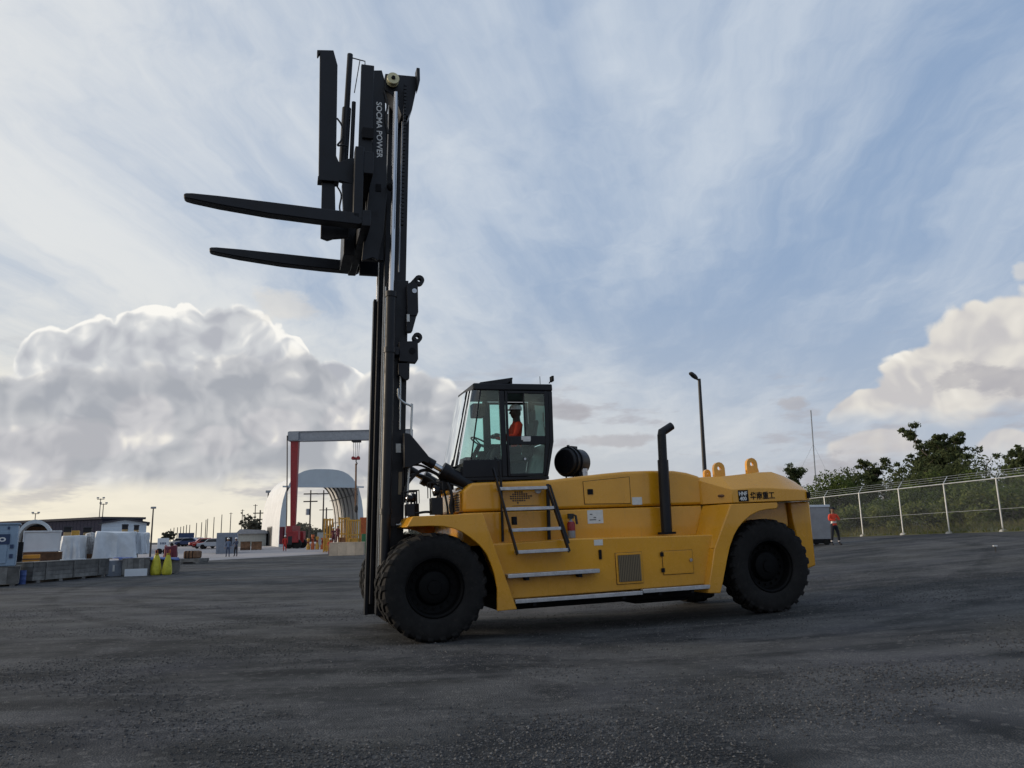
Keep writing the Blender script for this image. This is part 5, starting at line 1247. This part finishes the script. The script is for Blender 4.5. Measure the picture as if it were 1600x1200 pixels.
# poles along the far road
ORD = 'first second third fourth fifth sixth seventh eighth ninth tenth eleventh twelfth thirteenth fourteenth fifteenth sixteenth'.split()
for k, (px, yt) in enumerate(((397, 788), (377, 796), (359, 801), (345, 804), (333, 808), (323, 810.5), (320.5, 812), (314, 816), (306, 817), (295.5, 820), (290.5, 820), (286, 822), (281.5, 823), (276.5, 824), (271, 824.5), (266, 826))):
    hor = 836-(px-800)*.021; Y = 10.5*F_PX/(hor-yt); p = on(px, Y, -.2); zt = at(px, yt, Y).z
    r = thing('utility_pole', f'{ORD[k]} dark pole of the far roadside row, counted from the white tent', 'pole', p, 0, 'poles along the far road'); w = max(.16, Y*.00062)
    MB().tube([(0, 0, 0), (0, 0, zt-p.z)], [w, w*.75], 8).build('shaft', 'pole wood', r)
    if k < 3: MB().box(-.6, .6, -.06, .06, zt-p.z-.40, zt-p.z-.28).build('crossarm', 'pole wood', r)
for px, yt, Y, lab, arms in ((483.5, 766, 165, 'tall utility pole with transformer seen through the tent, left', 2), (504, 766, 170, 'utility pole seen through the tent, right', 1), (509, 793, 260, 'small distant utility pole seen through the tent', 1), (405, 797, 200, 'utility pole with three crossarms just left of the white tent', 3), (416.5, 770, 170, 'pole with box head rising beside the tent roof', 0)):
    p = on(px, Y, -.2); h = at(px, yt, Y).z-p.z; r = thing('utility_pole', lab, 'pole', p, 0); w = .18*Y/160
    MB().tube([(0, 0, 0), (0, 0, h)], [w, w*.75], 8).build('shaft', 'pole wood', r)
    for a in range(arms): MB().box(-1.5*Y/165, 1.5*Y/165, -.08, .08, h-.9-a*1.6, h-.65-a*1.6).build('crossarm', 'pole wood', r)
    if arms == 2: MB().cyl((-.55, 0, h-5.2), (-.55, 0, h-3.9), .42, 12).build('transformer', 'grey steel', r)
    if arms == 0: MB().box(-.5, .5, -.3, .3, h, h+.5).build('lamp_head', 'grey steel', r)

# ---- white fabric tent
def tent():
    Yf = 118; c = at(503, 853, Yf); zb = gz(c.x, Yf)+.03; Yb = Yf+20; cb = at(466, 850, Yb)
    ax = Vector((cb.x-c.x, Yb-Yf, 0)); L_ = ax.length; rz = math.atan2(ax.y, ax.x)-math.pi/2
    X0, X1 = at(440, 840, Yf).x, at(567, 840, Yf).x; hw = (X1-X0)/2*1.03; H = at(503, 733, Yf).z-zb
    r = thing('fabric_tent', 'big white arched fabric tent open at both ends', 'tent', (c.x, Yf, zb), rz)
    n = 28; wall_h = H*.66
    def prof(sc_):
        pts = []
        for k in range(n+1):
            a = math.pi*k/n; ca, sa = math.cos(a), math.sin(a); e = 3.2
            rr = (abs(ca)**e+abs(sa)**e)**(-1/e); pts.append((-hw*sc_*ca*rr, H*sc_*sa*rr if True else 0))
        return pts
    o_, i_ = prof(1.0), prof(.985)
    mb = MB()
    for k in range(n): mb.prism([o_[k], o_[k+1], i_[k+1], i_[k]], 0, L_)
    mb.build('skin', 'tent fabric', r)
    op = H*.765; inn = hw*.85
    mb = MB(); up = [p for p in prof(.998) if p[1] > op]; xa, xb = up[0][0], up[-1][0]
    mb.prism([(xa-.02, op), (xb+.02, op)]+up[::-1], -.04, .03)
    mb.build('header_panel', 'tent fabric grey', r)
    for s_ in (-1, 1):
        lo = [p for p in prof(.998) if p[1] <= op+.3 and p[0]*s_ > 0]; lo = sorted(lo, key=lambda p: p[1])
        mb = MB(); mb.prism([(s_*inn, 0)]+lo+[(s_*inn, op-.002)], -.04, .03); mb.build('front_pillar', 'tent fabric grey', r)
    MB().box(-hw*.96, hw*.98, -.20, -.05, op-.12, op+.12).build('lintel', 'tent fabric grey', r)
    for k in range(1, 8):
        y = L_*k/8; pf, pf2 = prof(.955), prof(.93); mb = MB()
        for j in range(n): mb.prism([pf[j], pf[j+1], pf2[j+1], pf2[j]], y-.07, y+.07)
        mb.build('frame_rib', 'tent frame', r)
    for j in (3, 6, 9, 14, 19, 22, 25):
        pf = prof(.95); MB().tube([(pf[j][0], 0.1, pf[j][1]), (pf[j][0], L_, pf[j][1])], .06, 6).build('purlin', 'tent frame', r)
    # door in the left flank
    xs = -hw*1.0
    d = MB().box(xs-.10, xs-.02, L_*.36, L_*.60, 0, 3.1).build('side_door', 'tent frame', r); MB().box(xs-.16, xs-.101, L_*.38, L_*.58, .1, 2.9).build('leaf', 'dark opening', d)
tent()

# ---- gantry crane
def gantry():
    Y = 104; b = at(455, 853, Y); zb = gz(b.x, Y)+.05; k = Y/F_PX
    r = thing('gantry_crane', 'gantry crane with grey beam and tapering red leg', 'crane', (b.x, Y, zb)); X = lambda px: (px-455)*k; Z = lambda py: at(455, py, Y).z-zb
    zt, zl = Z(676), Z(689)
    MB().box(X(447), X(640), -.5, .5, zl, zt).build('beam', 'grey steel', r, bevel=.03)
    mb = MB(); mb.box(X(447), X(640), -.62, .62, zt, zt+.10); mb.box(X(447), X(640), -.62, .62, zl-.10, zl); mb.build('beam_flange', 'grey steel', r)
    MB().box(X(446), X(463), -.75, .75, zl-.02, zt+.02).build('beam_end', 'grey steel', r)
    zleg = Z(822)
    w0, w1 = X(461.5)-X(449.5), X(460)-X(453)
    mb = MB(); rings = []
    for z_, x0, x1, yo in ((zl-.11, X(449.8), X(461.8), .40), (zleg, X(453.5), X(460.5), .30)):
        rings.append([(x0, -yo, z_), (x1, -yo, z_), (x1, yo, z_), (x0, yo, z_)])
    mb.loft(rings); mb.build('leg', 'red paint', r)
    MB().tube([(X(445.5), -.8, zt-.5), (X(447.5), -.8, Z(740)), (X(451), -1.4, Z(800)), (X(453), -1.9, Z(850))], .08, 6).build('cable', 'hose rubber', r)
    MB().box(X(452.5), X(462), -1.9, 1.9, Z(833), zleg).build('sill_beam', 'red paint', r, bevel=.05)
    for yo in (-1.3, 1.3):
        mb = MB(); mb.box(X(453), X(471), yo-.55, yo+.55, Z(848), Z(830)); bg_ = mb.build('drive_unit', 'red paint', r, bevel=.08)
        MB().box(X(456), X(462), yo-.57, yo+.57, Z(851), Z(838)).build('recess', 'dark opening', bg_)
        for px in (456, 468): MB().lathe([(.001, -.3), (.55, -.3), (.60, -.2), (.60, .2), (.55, .3), (.001, .3)], 18, (X(px), yo, .60)).build('wheel', 'tyre rubber', r, recalc=False)
    MB().box(X(441), X(447), -1.4, -.7, Z(850), Z(823)).build('ballast_box', 'coverall maroon', r, bevel=.05)
    # hoist
    hx = X(552); MB().box(hx-.55, hx+.55, -.6, .6, zl-.35, zl-.11).build('trolley', 'dark opening', r)
    bz = Z(717)
    for dx in (-.42, -.14, .14, .42): MB().tube([(hx+dx, 0, zl-.3), (hx+dx*.8, 0, bz)], .028, 6).build('rope', 'black matt', r)
    hb = MB().box(hx-.5, hx+.5, -.3, .3, bz-.30, bz+.02).build('hook_block', 'red paint', r, bevel=.08)
    for dx in (-.35, .35): MB().lathe([(.001, -.12), (.22, -.12), (.26, 0), (.22, .12), (.001, .12)], 14, (hx+dx, -.3, bz-.10)).build('sheave', 'red paint', hb, recalc=False)
    MB().tube([(hx, 0, bz-.3), (hx, 0, bz-.62), (hx+.16, 0, bz-.78), (hx+.10, 0, bz-.98), (hx-.10, 0, bz-.92)], .07, 8).build('hook', 'black matt', hb)
    MB().tube([(hx, 0, bz-.8), (hx+.05, 0, Z(800))], .12, 8).build('sling', 'brown wood', r)
    MB().ball((hx+.12, 0, Z(797)), .32, 12, 8, (.8, .8, 1.6)).build('sling_ring', 'pole wood', r)
gantry()

# ---- tan block, yellow frames and drums in front of the tent
def block():
    Y = 73.5; X, hw, z, h = frame(512.5, 566, 848, Y); r = thing('tan_block', 'low tan timber block of four panels at the pad edge', 'block', (X, Y+1.0, z-.02), face(X, Y, 1)[2]*.6)
    MB().box(-hw+.02, hw-.02, -.97, 1.0, 0, h-.02).build('core', 'tan block', r)
    for k in range(4): MB().box(-hw+2*hw*k/4+.008, -hw+2*hw*(k+1)/4-.008, -1.0, -.971, 0, h).build('panel', 'tan block', r, bevel=.008)
    for k in range(3): MB().box(hw-.019, hw+.012, -.97+.66*k, -.97+.66*k+.64, 0, h).build('panel', 'tan block', r)
    MB().box(-hw-.02, hw+.02, -1.02, 1.02, h, h+.06).build('cap', 'tan block', r, bevel=.01)
block()
def yframe(label, x0, x1, yt, Y, m_='machine yellow', bars=3):
    X, hw, z, h = frame(x0, x1, yt, Y); d = 1.2; r = thing('lifting_cradle', label, 'cradle', (X, Y, z+.05), 0, 'yellow steel frames before the tent'); w = .14
    for sx in (-1, 1):
        for sy in (-1, 1): MB().box(sx*(hw-w/2)-w/2, sx*(hw-w/2)+w/2, sy*(d/2)-w/2, sy*(d/2)+w/2, 0, h).build('upright', m_, r)
    for zz in (.1, h*.5, h-.2):
        for sy in (-1, 1): MB().box(-hw+w+.003, hw-w-.003, sy*d/2-.06, sy*d/2+.06, zz, zz+.14).build('rail', m_, r)
    for k in range(bars): a = -hw+w+(2*hw-2*w)*(k+.5)/bars; MB().box(a-.05, a+.05, -.05, .05, .1, h*.95).build('bar', m_, r)
    MB().box(-hw*.8, hw*.8, -.45, .45, .12, h*.42).build('machine_block', 'brown wood' if bars == 3 else m_, r, bevel=.05)
yframe('yellow steel frame left, behind the workers on the block', 508, 519, 811, 84, bars=2)
yframe('tall yellow steel frame in the middle of the row', 531, 545, 809, 83, bars=3)
yframe('wide yellow steel frame right, under the crane hook', 545.5, 562, 812, 82, bars=4)
container('shipping_container', 'rust orange container end beside the mast, behind the block', 562.5, 590, 809, 88, 4, 'rust orange')
sbox('green_skip', 'small green skip below the orange container', 'skip', 565, 585, 834, 80, 1.6, 'green paint')
for k, (x0, x1, yt, m_, lab) in enumerate(((479, 485, 842, 'machine yellow', 'yellow drum-like unit nearest the gantry leg'), (486, 492, 836, 'rust orange', 'orange valve unit, second from the gantry leg'), (493, 499, 839, 'machine yellow', 'yellow valve unit, third from the gantry leg'), (501, 510, 841, 'rust orange', 'orange low unit just left of the tan block'))):
    X, hw, z, h = frame(x0, x1, yt, 96); r = thing('valve_unit', lab, 'machine', (X, 96, z+.05), 0, 'small machines left of the tan block')
    MB().lathe([(.001, 0), (hw, 0), (hw, h*.35), (hw*.6, h*.45), (hw*.6, h*.8), (hw*.85, h*.85), (hw*.85, h), (.001, h)], 14, (0, 0, 0), 'z').build('body', m_, r, recalc=False)
    MB().lathe([(hw*.3, -.06), (hw*.55, -.06), (hw*.55, .06), (hw*.3, .06)], 14, (0, -hw*.8, h*.65)).build('handwheel', 'red paint', r, recalc=False)
sbox('grey_locker', 'pale grey locker with round white top before the tent', 'locker', 496, 509, 832, 110, 2, 'wall pale')

# ================================================================== RIGHT SIDE
def lamppost():
    Y = 36; p0 = on(1107, Y); zt = at(1092, 592, Y).z; h = zt-p0.z; top_x = at(1092.5, 592, Y).x-p0.x
    r = thing('street_lamp', 'tall black street lamp behind the truck with angled lamp head', 'street lamp', p0)
    MB().tube([(0, 0, 0), (top_x, 0, h)], [.125, .075], 12).build('pole', 'pole black', r)
    MB().cyl((0, 0, 0), (0, 0, .5), .19, 14).build('base', 'pole black', r)
    a = Vector((top_x, 0, h-.05)); MB().tube([a, a+Vector((-.12, -.05, .02))], .045, 8).build('arm', 'pole black', r)
    b = a+Vector((-.10, -.04, .03)); e = a+Vector((-.47, -.18, .34)); d = (e-b).normalized(); s_ = d.cross(Vector((0, 0, 1))).normalized(); n = s_.cross(d)
    rings = []
    for t_, w, th in ((0, .04, .04), (.15, .10, .05), (.45, .14, .06), (.85, .13, .05), (1, .08, .03)): c = b+(e-b)*t_; rings.append([c+s_*w+n*th, c-s_*w+n*th, c-s_*w-n*th, c+s_*w-n*th])
    hd = MB().loft(rings).build('lamp_head', 'pole black', r, bevel=.015)
    MB().loft([[b+(e-b)*t_+s_*w-n*.064, b+(e-b)*t_-s_*w-n*.064, b+(e-b)*t_-s_*w-n*.070, b+(e-b)*t_+s_*w-n*.070] for t_, w in ((.35, .08), (.8, .08))]).build('lens', 'lamp glass', hd)
lamppost()
def radiomast():
    Y = 95; p0 = on(1281.5, Y); t_ = at(1270.5, 641, Y); h = t_.z-p0.z; r = thing('radio_mast', 'very thin guyed radio mast above the bushes', 'radio mast', p0); dx = (t_.x-p0.x)*.55
    MB().tube([(0, 0, 0), (dx, 0, h)], .07, 6).build('mast', 'grey steel', r)
    for k in range(2): MB().tube([(dx*.7, 0, h*.7), ((-1)**k*5, 2, 0)], .012, 4).build('guy_wire', 'grey steel', r)
radiomast()
def tank_thing():
    Y = 38.3; X, hw, z, h = frame(1250, 1297, 789, Y); r = thing('grey_tank', 'square grey tank with pale lid on a low black skid', 'tank', (X, Y+.75, z))
    MB().box(-hw, hw, -.72, .72, .30, h-.12).build('body', 'tank grey', r, bevel=.02)
    MB().box(-hw-.02, hw+.03, -.75, .75, h-.119, h).build('lid', 'tank lid', r, bevel=.02)
    for s_ in (-.66, .66): MB().box(-hw-.05, hw+.02, s_-.06, s_+.06, .10, .299).build('skid_rail', 'black matt', r)
    for a in (-hw*.7, hw*.55): 
        for s_ in (-.66, .66): MB().lathe([(.001, -.05), (.13, -.05), (.14, 0), (.13, .05), (.001, .05)], 14, (a, s_-.12, .14)).build('wheel', 'tyre rubber', r, recalc=False)
tank_thing()
def stake():
    p0 = on(1553, 24); r = thing('marker_stake', 'tiny pale topped stake standing in the gravel at far right', 'stake', p0)
    MB().tube([(0, 0, 0), (0, 0, .2)], .012, 6).build('rod', 'pole wood', r); MB().box(-.06, .06, -.02, .02, .18, .215).build('tab', 'white print', r)
stake()

# ---- chain-link fence
FA, FB = Vector((22.10, 35.5)), Vector((18.74, 47.0))
FD = (FB-FA)/4
def fence():
    r = thing('chain_link_fence', 'galvanised chain-link fence with barbed wire arms on concrete feet', 'fence', (FA.x, FA.y, 0)); H = 2.42; d = FD.normalized(); n = Vector((d.y, -d.x))
    ks = list(range(-3, 12)); z = lambda k: gz(FA.x+FD.x*k, FA.y+FD.y*k)
    P = lambda k, hgt, off=0: Vector((FD.x*k+n.x*off, FD.y*k+n.y*off, z(k)+hgt))
    fp = None
    for k in ks:
        MB().tube([P(k, 0), P(k, H)], .036, 10).build('post', 'galvanised', r)
        MB().lathe([(.001, .10), (.10, .10), (.16, .05), (.20, -.05)], 14, P(k, 0), 'z').build('concrete_foot', 'concrete foot', r, recalc=False)
        MB().tube([P(k, H), P(k, H+.36, .30)], .018, 6).build('barb_arm', 'galvanised', r)
    MB().tube([P(k, H-.02) for k in ks], .026, 8).build('top_rail', 'galvanised', r)
    MB().tube([P(k, H*.42, -.03) for k in ks], .008, 6).build('tension_wire', 'galvanised', r)
    for f in (.35, .68, 1.0): MB().tube([P(k, H+.36*f, .30*f) for k in ks], .006, 4).build('barbed_wire', 'galvanised', r)
    # woven wires
    mb = MB(); L0, L1 = ks[0]*FD.length, ks[-1]*FD.length; sp = .085; zz = lambda s: gz(FA.x+d.x*s, FA.y+d.y*s)
    s = L0
    while s < L1:
        for sg in (1, -1):
            a0 = s; a1 = s+sg*(H-.1)
            if a1 < L0 or a1 > L1: continue
            A = Vector((d.x*a0, d.y*a0, zz(a0)+.06)); B = Vector((d.x*a1, d.y*a1, zz(a1)+H-.04)); w = .0017
            i = mb.addv([A+Vector((0, 0, w)), A+Vector((-n.x*w, -n.y*w, -w)), A+Vector((n.x*w, n.y*w, -w)), B+Vector((0, 0, w)), B+Vector((-n.x*w, -n.y*w, -w)), B+Vector((n.x*w, n.y*w, -w))])
            mb.f += [(i, i+1, i+4, i+3), (i+1, i+2, i+5, i+4), (i+2, i, i+3, i+5)]
        s += sp
    o = mb.build('chain_mesh', 'grey steel', r, recalc=False); o['kind'] = 'stuff'
fence()

# ================================================================== VEGETATION
def verge():
    d = FD.normalized(); n = Vector((d.y, -d.x)); mb = MB(); ss = [-14+3*k for k in range(60)]; ts = [-.25, .1, .8, 2, 4, 8, 15, 30, 60, 120]
    for t in ts:
        for s in ss:
            p_ = FA+d*s+n*t; mb.v.append((p_.x, p_.y, gz(p_.x, p_.y)+(-.02 if t < 0 else .05+.10*min(1, t/2)+.05*math.sin(s*1.3+t))))
    k = len(ss); mb.f = [(j*k+i, (j+1)*k+i, (j+1)*k+i+1, j*k+i+1) for j in range(len(ts)-1) for i in range(k-1)]
    tag(mb.build('grass_verge', 'rough turf', None, recalc=False), kind='structure')
    r = random.Random(11); mb = MB()
    for _ in range(9000):
        s = -13+42*r.random(); t = -.15+2.6*r.random()**1.4; p_ = FA+d*s+n*t; z = gz(p_.x, p_.y)+.03; h = .10+.30*r.random()*(.5+min(1, t)); a = r.random()*6.28; w = .012+.01*r.random(); lx, ly = (r.random()-.5)*h*.8, (r.random()-.5)*h*.8
        i = mb.addv([(p_.x-math.cos(a)*w, p_.y-math.sin(a)*w, z), (p_.x+math.cos(a)*w, p_.y+math.sin(a)*w, z), (p_.x+lx*.4, p_.y+ly*.4, z+h*.6), (p_.x+lx, p_.y+ly, z+h)])
        mb.f += [(i, i+1, i+2), (i+2, i+1, i+3)]
    tag(mb.build('verge_grass', 'grass blade', None, smooth=False, recalc=False), 'long rough grass growing along the foot of the fence', 'grass', kind='stuff')
verge()
def leaves(mb, c, rad, n, size, r, flat=.75):
    for _ in range(n):
        while True:
            q = Vector((r.uniform(-1, 1), r.uniform(-1, 1), r.uniform(-1, 1)))
            if q.length < 1: break
        q *= (.45+.55*r.random()) / max(.35, q.length)**.35
        p_ = c+Vector((q.x*rad, q.y*rad, q.z*rad*flat)); s = size*(.6+.8*r.random())
        a = Vector((r.gauss(0, 1), r.gauss(0, 1), r.gauss(0, 1))).normalized(); b = a.orthogonal().normalized(); b.rotate(Matrix.Rotation(r.random()*6.28, 3, a)); c_ = a.cross(b)
        i = mb.addv([p_-b*s, p_+c_*s*.42, p_+b*s, p_-c_*s*.42]); mb.f.append((i, i+1, i+2, i+3))
def tree(name, label, base, h, spread, seed, leaf='leaf dark', bark='bark', crown_lo=.35, nl=6, dens=70, size=.16, cat='tree', group=None, trunks=1, clump=.34, bare=False):
    r = random.Random(seed); root = thing(name, label, cat, base, 0, group); tr = MB(); lv = MB(); tips = []
    def limb(p0, d, L_, rad, depth):
        pts = [p0]; p_ = p0.copy(); dd = d.copy(); n = 5
        for k in range(n):
            dd = (dd+Vector((r.gauss(0, .16), r.gauss(0, .16), r.gauss(.05, .10)))).normalized(); p_ = p_+dd*(L_/n); pts.append(p_.copy())
        tr.tube(pts, [max(.008, rad*(1-.75*k/n)) for k in range(n+1)], 6 if depth else 9)
        if depth < 2:
            for k in range(2, n+1):
                for _ in range(2 if depth == 0 else 1+(r.random() < .6)):
                    a = r.random()*6.28; e = Vector((math.cos(a), math.sin(a), r.uniform(.1, .8))).normalized()
                    limb(pts[k], (dd*.45+e).normalized(), L_*(.50 if depth == 0 else .55)*r.uniform(.7, 1.2)*(spread/h*1.6 if depth == 0 else 1), rad*.42, depth+1)
        if depth >= 1: tips.append(pts[-1]); tips.append(pts[3])
        if depth == 0: tips.append(pts[-1])
    for k in range(trunks):
        a = r.random()*6.28; off = Vector((math.cos(a), math.sin(a), 0))*(.0 if trunks == 1 else spread*.22)
        limb(off, Vector((r.gauss(0, .10), r.gauss(0, .10), 1)).normalized(), h*.82*r.uniform(.85, 1.05), .022*h+.03, 0)
    tr.build('trunk', bark, root, recalc=False)
    if not bare:
        for t_ in tips:
            if t_.z < h*crown_lo*r.uniform(.7, 1.1): continue
            leaves(lv, t_+Vector((r.gauss(0, .2), r.gauss(0, .2), r.gauss(0, .15))), clump*h*.27*r.uniform(.4, 1.05), int(dens*1.0*r.uniform(.25, 1.2)), size*.85, r, .6)
        lv.build('crown', leaf, root, smooth=False, recalc=False)
    return root
def bush(label, base, h, w, seed, leaf, n=1100, size=.13, group='bushes behind the fence', dp=None):
    r = random.Random(seed); root = thing('bush', label, 'bush', base, 0, group); lv = MB(); tr = MB()
    for k in range(9):
        a = r.random()*6.28; rr = r.random()**.6; c = Vector((math.cos(a)*rr*w*.40, math.sin(a)*rr*w*.40, h*r.uniform(.22, .78)*(1-.25*rr)))
        tr.tube([Vector((c.x*.3, c.y*.3, 0)), c*.6+Vector((r.gauss(0, .1), r.gauss(0, .1), 0)), c], [.03, .018, .008], 5); leaves(lv, c, min(w, h*1.3)*.30*r.uniform(.7, 1.2), n//9, size, r, .85)
    tr.build('stems', 'bark', root, recalc=False); lv.build('foliage', leaf, root, smooth=False, recalc=False); return root
def by(px, Y): return on(px, Y, .1)
tree('broadleaf_tree', 'tallest dark broadleaf tree with two crowns above the fence', by(1458, 58), 5.6, 3.6, 5, 'leaf dark', dens=120, trunks=2, crown_lo=.22, size=.15)
tree('broadleaf_tree', 'right-hand companion of the tallest tree, ragged crown', by(1496, 60), 5.4, 2.5, 19, 'leaf dark', dens=95, crown_lo=.3, size=.14)
tree('broadleaf_tree', 'slim small tree left of the tallest tree', by(1370, 60), 4.8, 1.7, 8, 'leaf dark', dens=80, crown_lo=.35, size=.13)
tree('broadleaf_tree', 'dark tree at the right edge of the picture', by(1605, 52), 4.6, 2.9, 12, 'leaf dark', dens=110, crown_lo=.2, size=.14)
tree('broadleaf_tree', 'dark tree top peeping over the truck tail', by(1229, 74), 5.9, 1.8, 31, 'leaf dark', dens=70, crown_lo=.55, size=.15)
tree('bare_tree', 'leafless tree right of the tallest tree', by(1522, 62), 5.2, 1.5, 41, bark='bark pale', bare=True)
tree('bare_tree', 'leafless tree between the dark trees at the right', by(1546, 60), 5.2, 1.4, 42, bark='bark pale', bare=True)
tree('bare_tree', 'leafless shrub tree left of the slim small tree', by(1395, 62), 4.6, 1.6, 43, bark='bark pale', bare=True)
tree('bare_tree', 'leafless twigs over the right edge tree', by(1592, 60), 6.2, 1.0, 44, bark='bark pale', bare=True)
BL = ['leaf mid', 'leaf light', 'leaf dark', 'leaf mid', 'leaf light', 'leaf mid']
for k, (px, Y, h, w, lf) in enumerate(((1285, 55, 3.2, 3.6, 'leaf dark'), (1312, 53, 3.6, 3.0, 'leaf mid'), (1340, 56, 4.1, 3.4, 'leaf dark'), (1322, 48.5, 2.1, 2.2, 'leaf light'), (1368, 48, 2.3, 2.6, 'leaf mid'), (1400, 55, 3.6, 3.4, 'leaf dark'), (1395, 45, 1.9, 2.4, 'leaf light'), (1432, 46, 2.5, 2.8, 'leaf mid'), (1452, 52, 4.2, 3.6, 'leaf dark'), (1462, 42, 1.8, 2.2, 'leaf light'), (1492, 44, 2.9, 2.6, 'leaf mid'), (1512, 51, 4.0, 3.8, 'leaf dark'), (1520, 40.5, 2.0, 2.2, 'leaf light'), (1548, 42, 2.7, 2.6, 'leaf mid'), (1562, 49, 3.7, 3.6, 'leaf dark'), (1588, 40, 2.2, 2.4, 'leaf mid'), (1612, 45, 3.4, 3.4, 'leaf dark'), (1630, 38.5, 2.1, 2.6, 'leaf light'))):
    tone = {'leaf mid': 'mid green', 'leaf light': 'light green', 'leaf dark': 'dark green'}[lf]; place = 'close behind the fence' if Y < 50 else 'at the back of the thicket'
    n_ = ['first', 'second', 'third', 'fourth', 'fifth', 'sixth', 'seventh', 'eighth', 'ninth', 'tenth', 'eleventh', 'twelfth', 'thirteenth', 'fourteenth', 'fifteenth', 'sixteenth', 'seventeenth', 'eighteenth'][k]
    bush(f'{tone} bush {place}, {n_} bush from the truck', by(px, Y), h*(1.30 if Y > 50 else 1.06), w*1.35, 100+k, lf, 4600 if Y > 50 else 3000, .11)
def thicket():
    r = random.Random(5); d = FD.normalized(); n = Vector((d.y, -d.x)); mb = MB()
    for _ in range(430):
        s = -14+70*r.random(); t = 2.2+20*r.random()**.8; p_ = FA+d*s+n*t
        leaves(mb, Vector((p_.x, p_.y, gz(p_.x, p_.y)+.2+(.5+2.6*min(1, t/9))*r.random())), .80, 75, .12, r, .8)
    tag(mb.build('undergrowth', 'leaf mid', None, smooth=False, recalc=False), 'tangled green undergrowth filling the ground behind the fence', 'undergrowth', kind='stuff')
thicket()
def far_woods():
    r = random.Random(8); mb = MB()
    for _ in range(260):
        px = r.uniform(440, 575); Y = r.uniform(200, 240); p_ = on(px, Y); leaves(mb, p_+Vector((0, 0, r.uniform(.5, 3.2)+1.3*math.sin(px*.11))), 2.2, 22, .55, r, .8)
    for _ in range(260):
        px = r.uniform(640, 735); Y = r.uniform(120, 200); p_ = on(px, Y); leaves(mb, p_+Vector((0, 0, r.uniform(.3, 1.6))), 1.4, 16, .4, r, .8)
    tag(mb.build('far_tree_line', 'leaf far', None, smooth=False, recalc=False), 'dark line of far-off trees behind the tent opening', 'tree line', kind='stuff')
far_woods()
for px, Y, h, lab in ((394, 190, 5.0, 'dark far tree left of the tent pole, over the low building'), (405, 200, 4.4, 'smaller far tree against the tent flank'), (260, 170, 2.3, 'brownish low far tree left of the navy lorry')):
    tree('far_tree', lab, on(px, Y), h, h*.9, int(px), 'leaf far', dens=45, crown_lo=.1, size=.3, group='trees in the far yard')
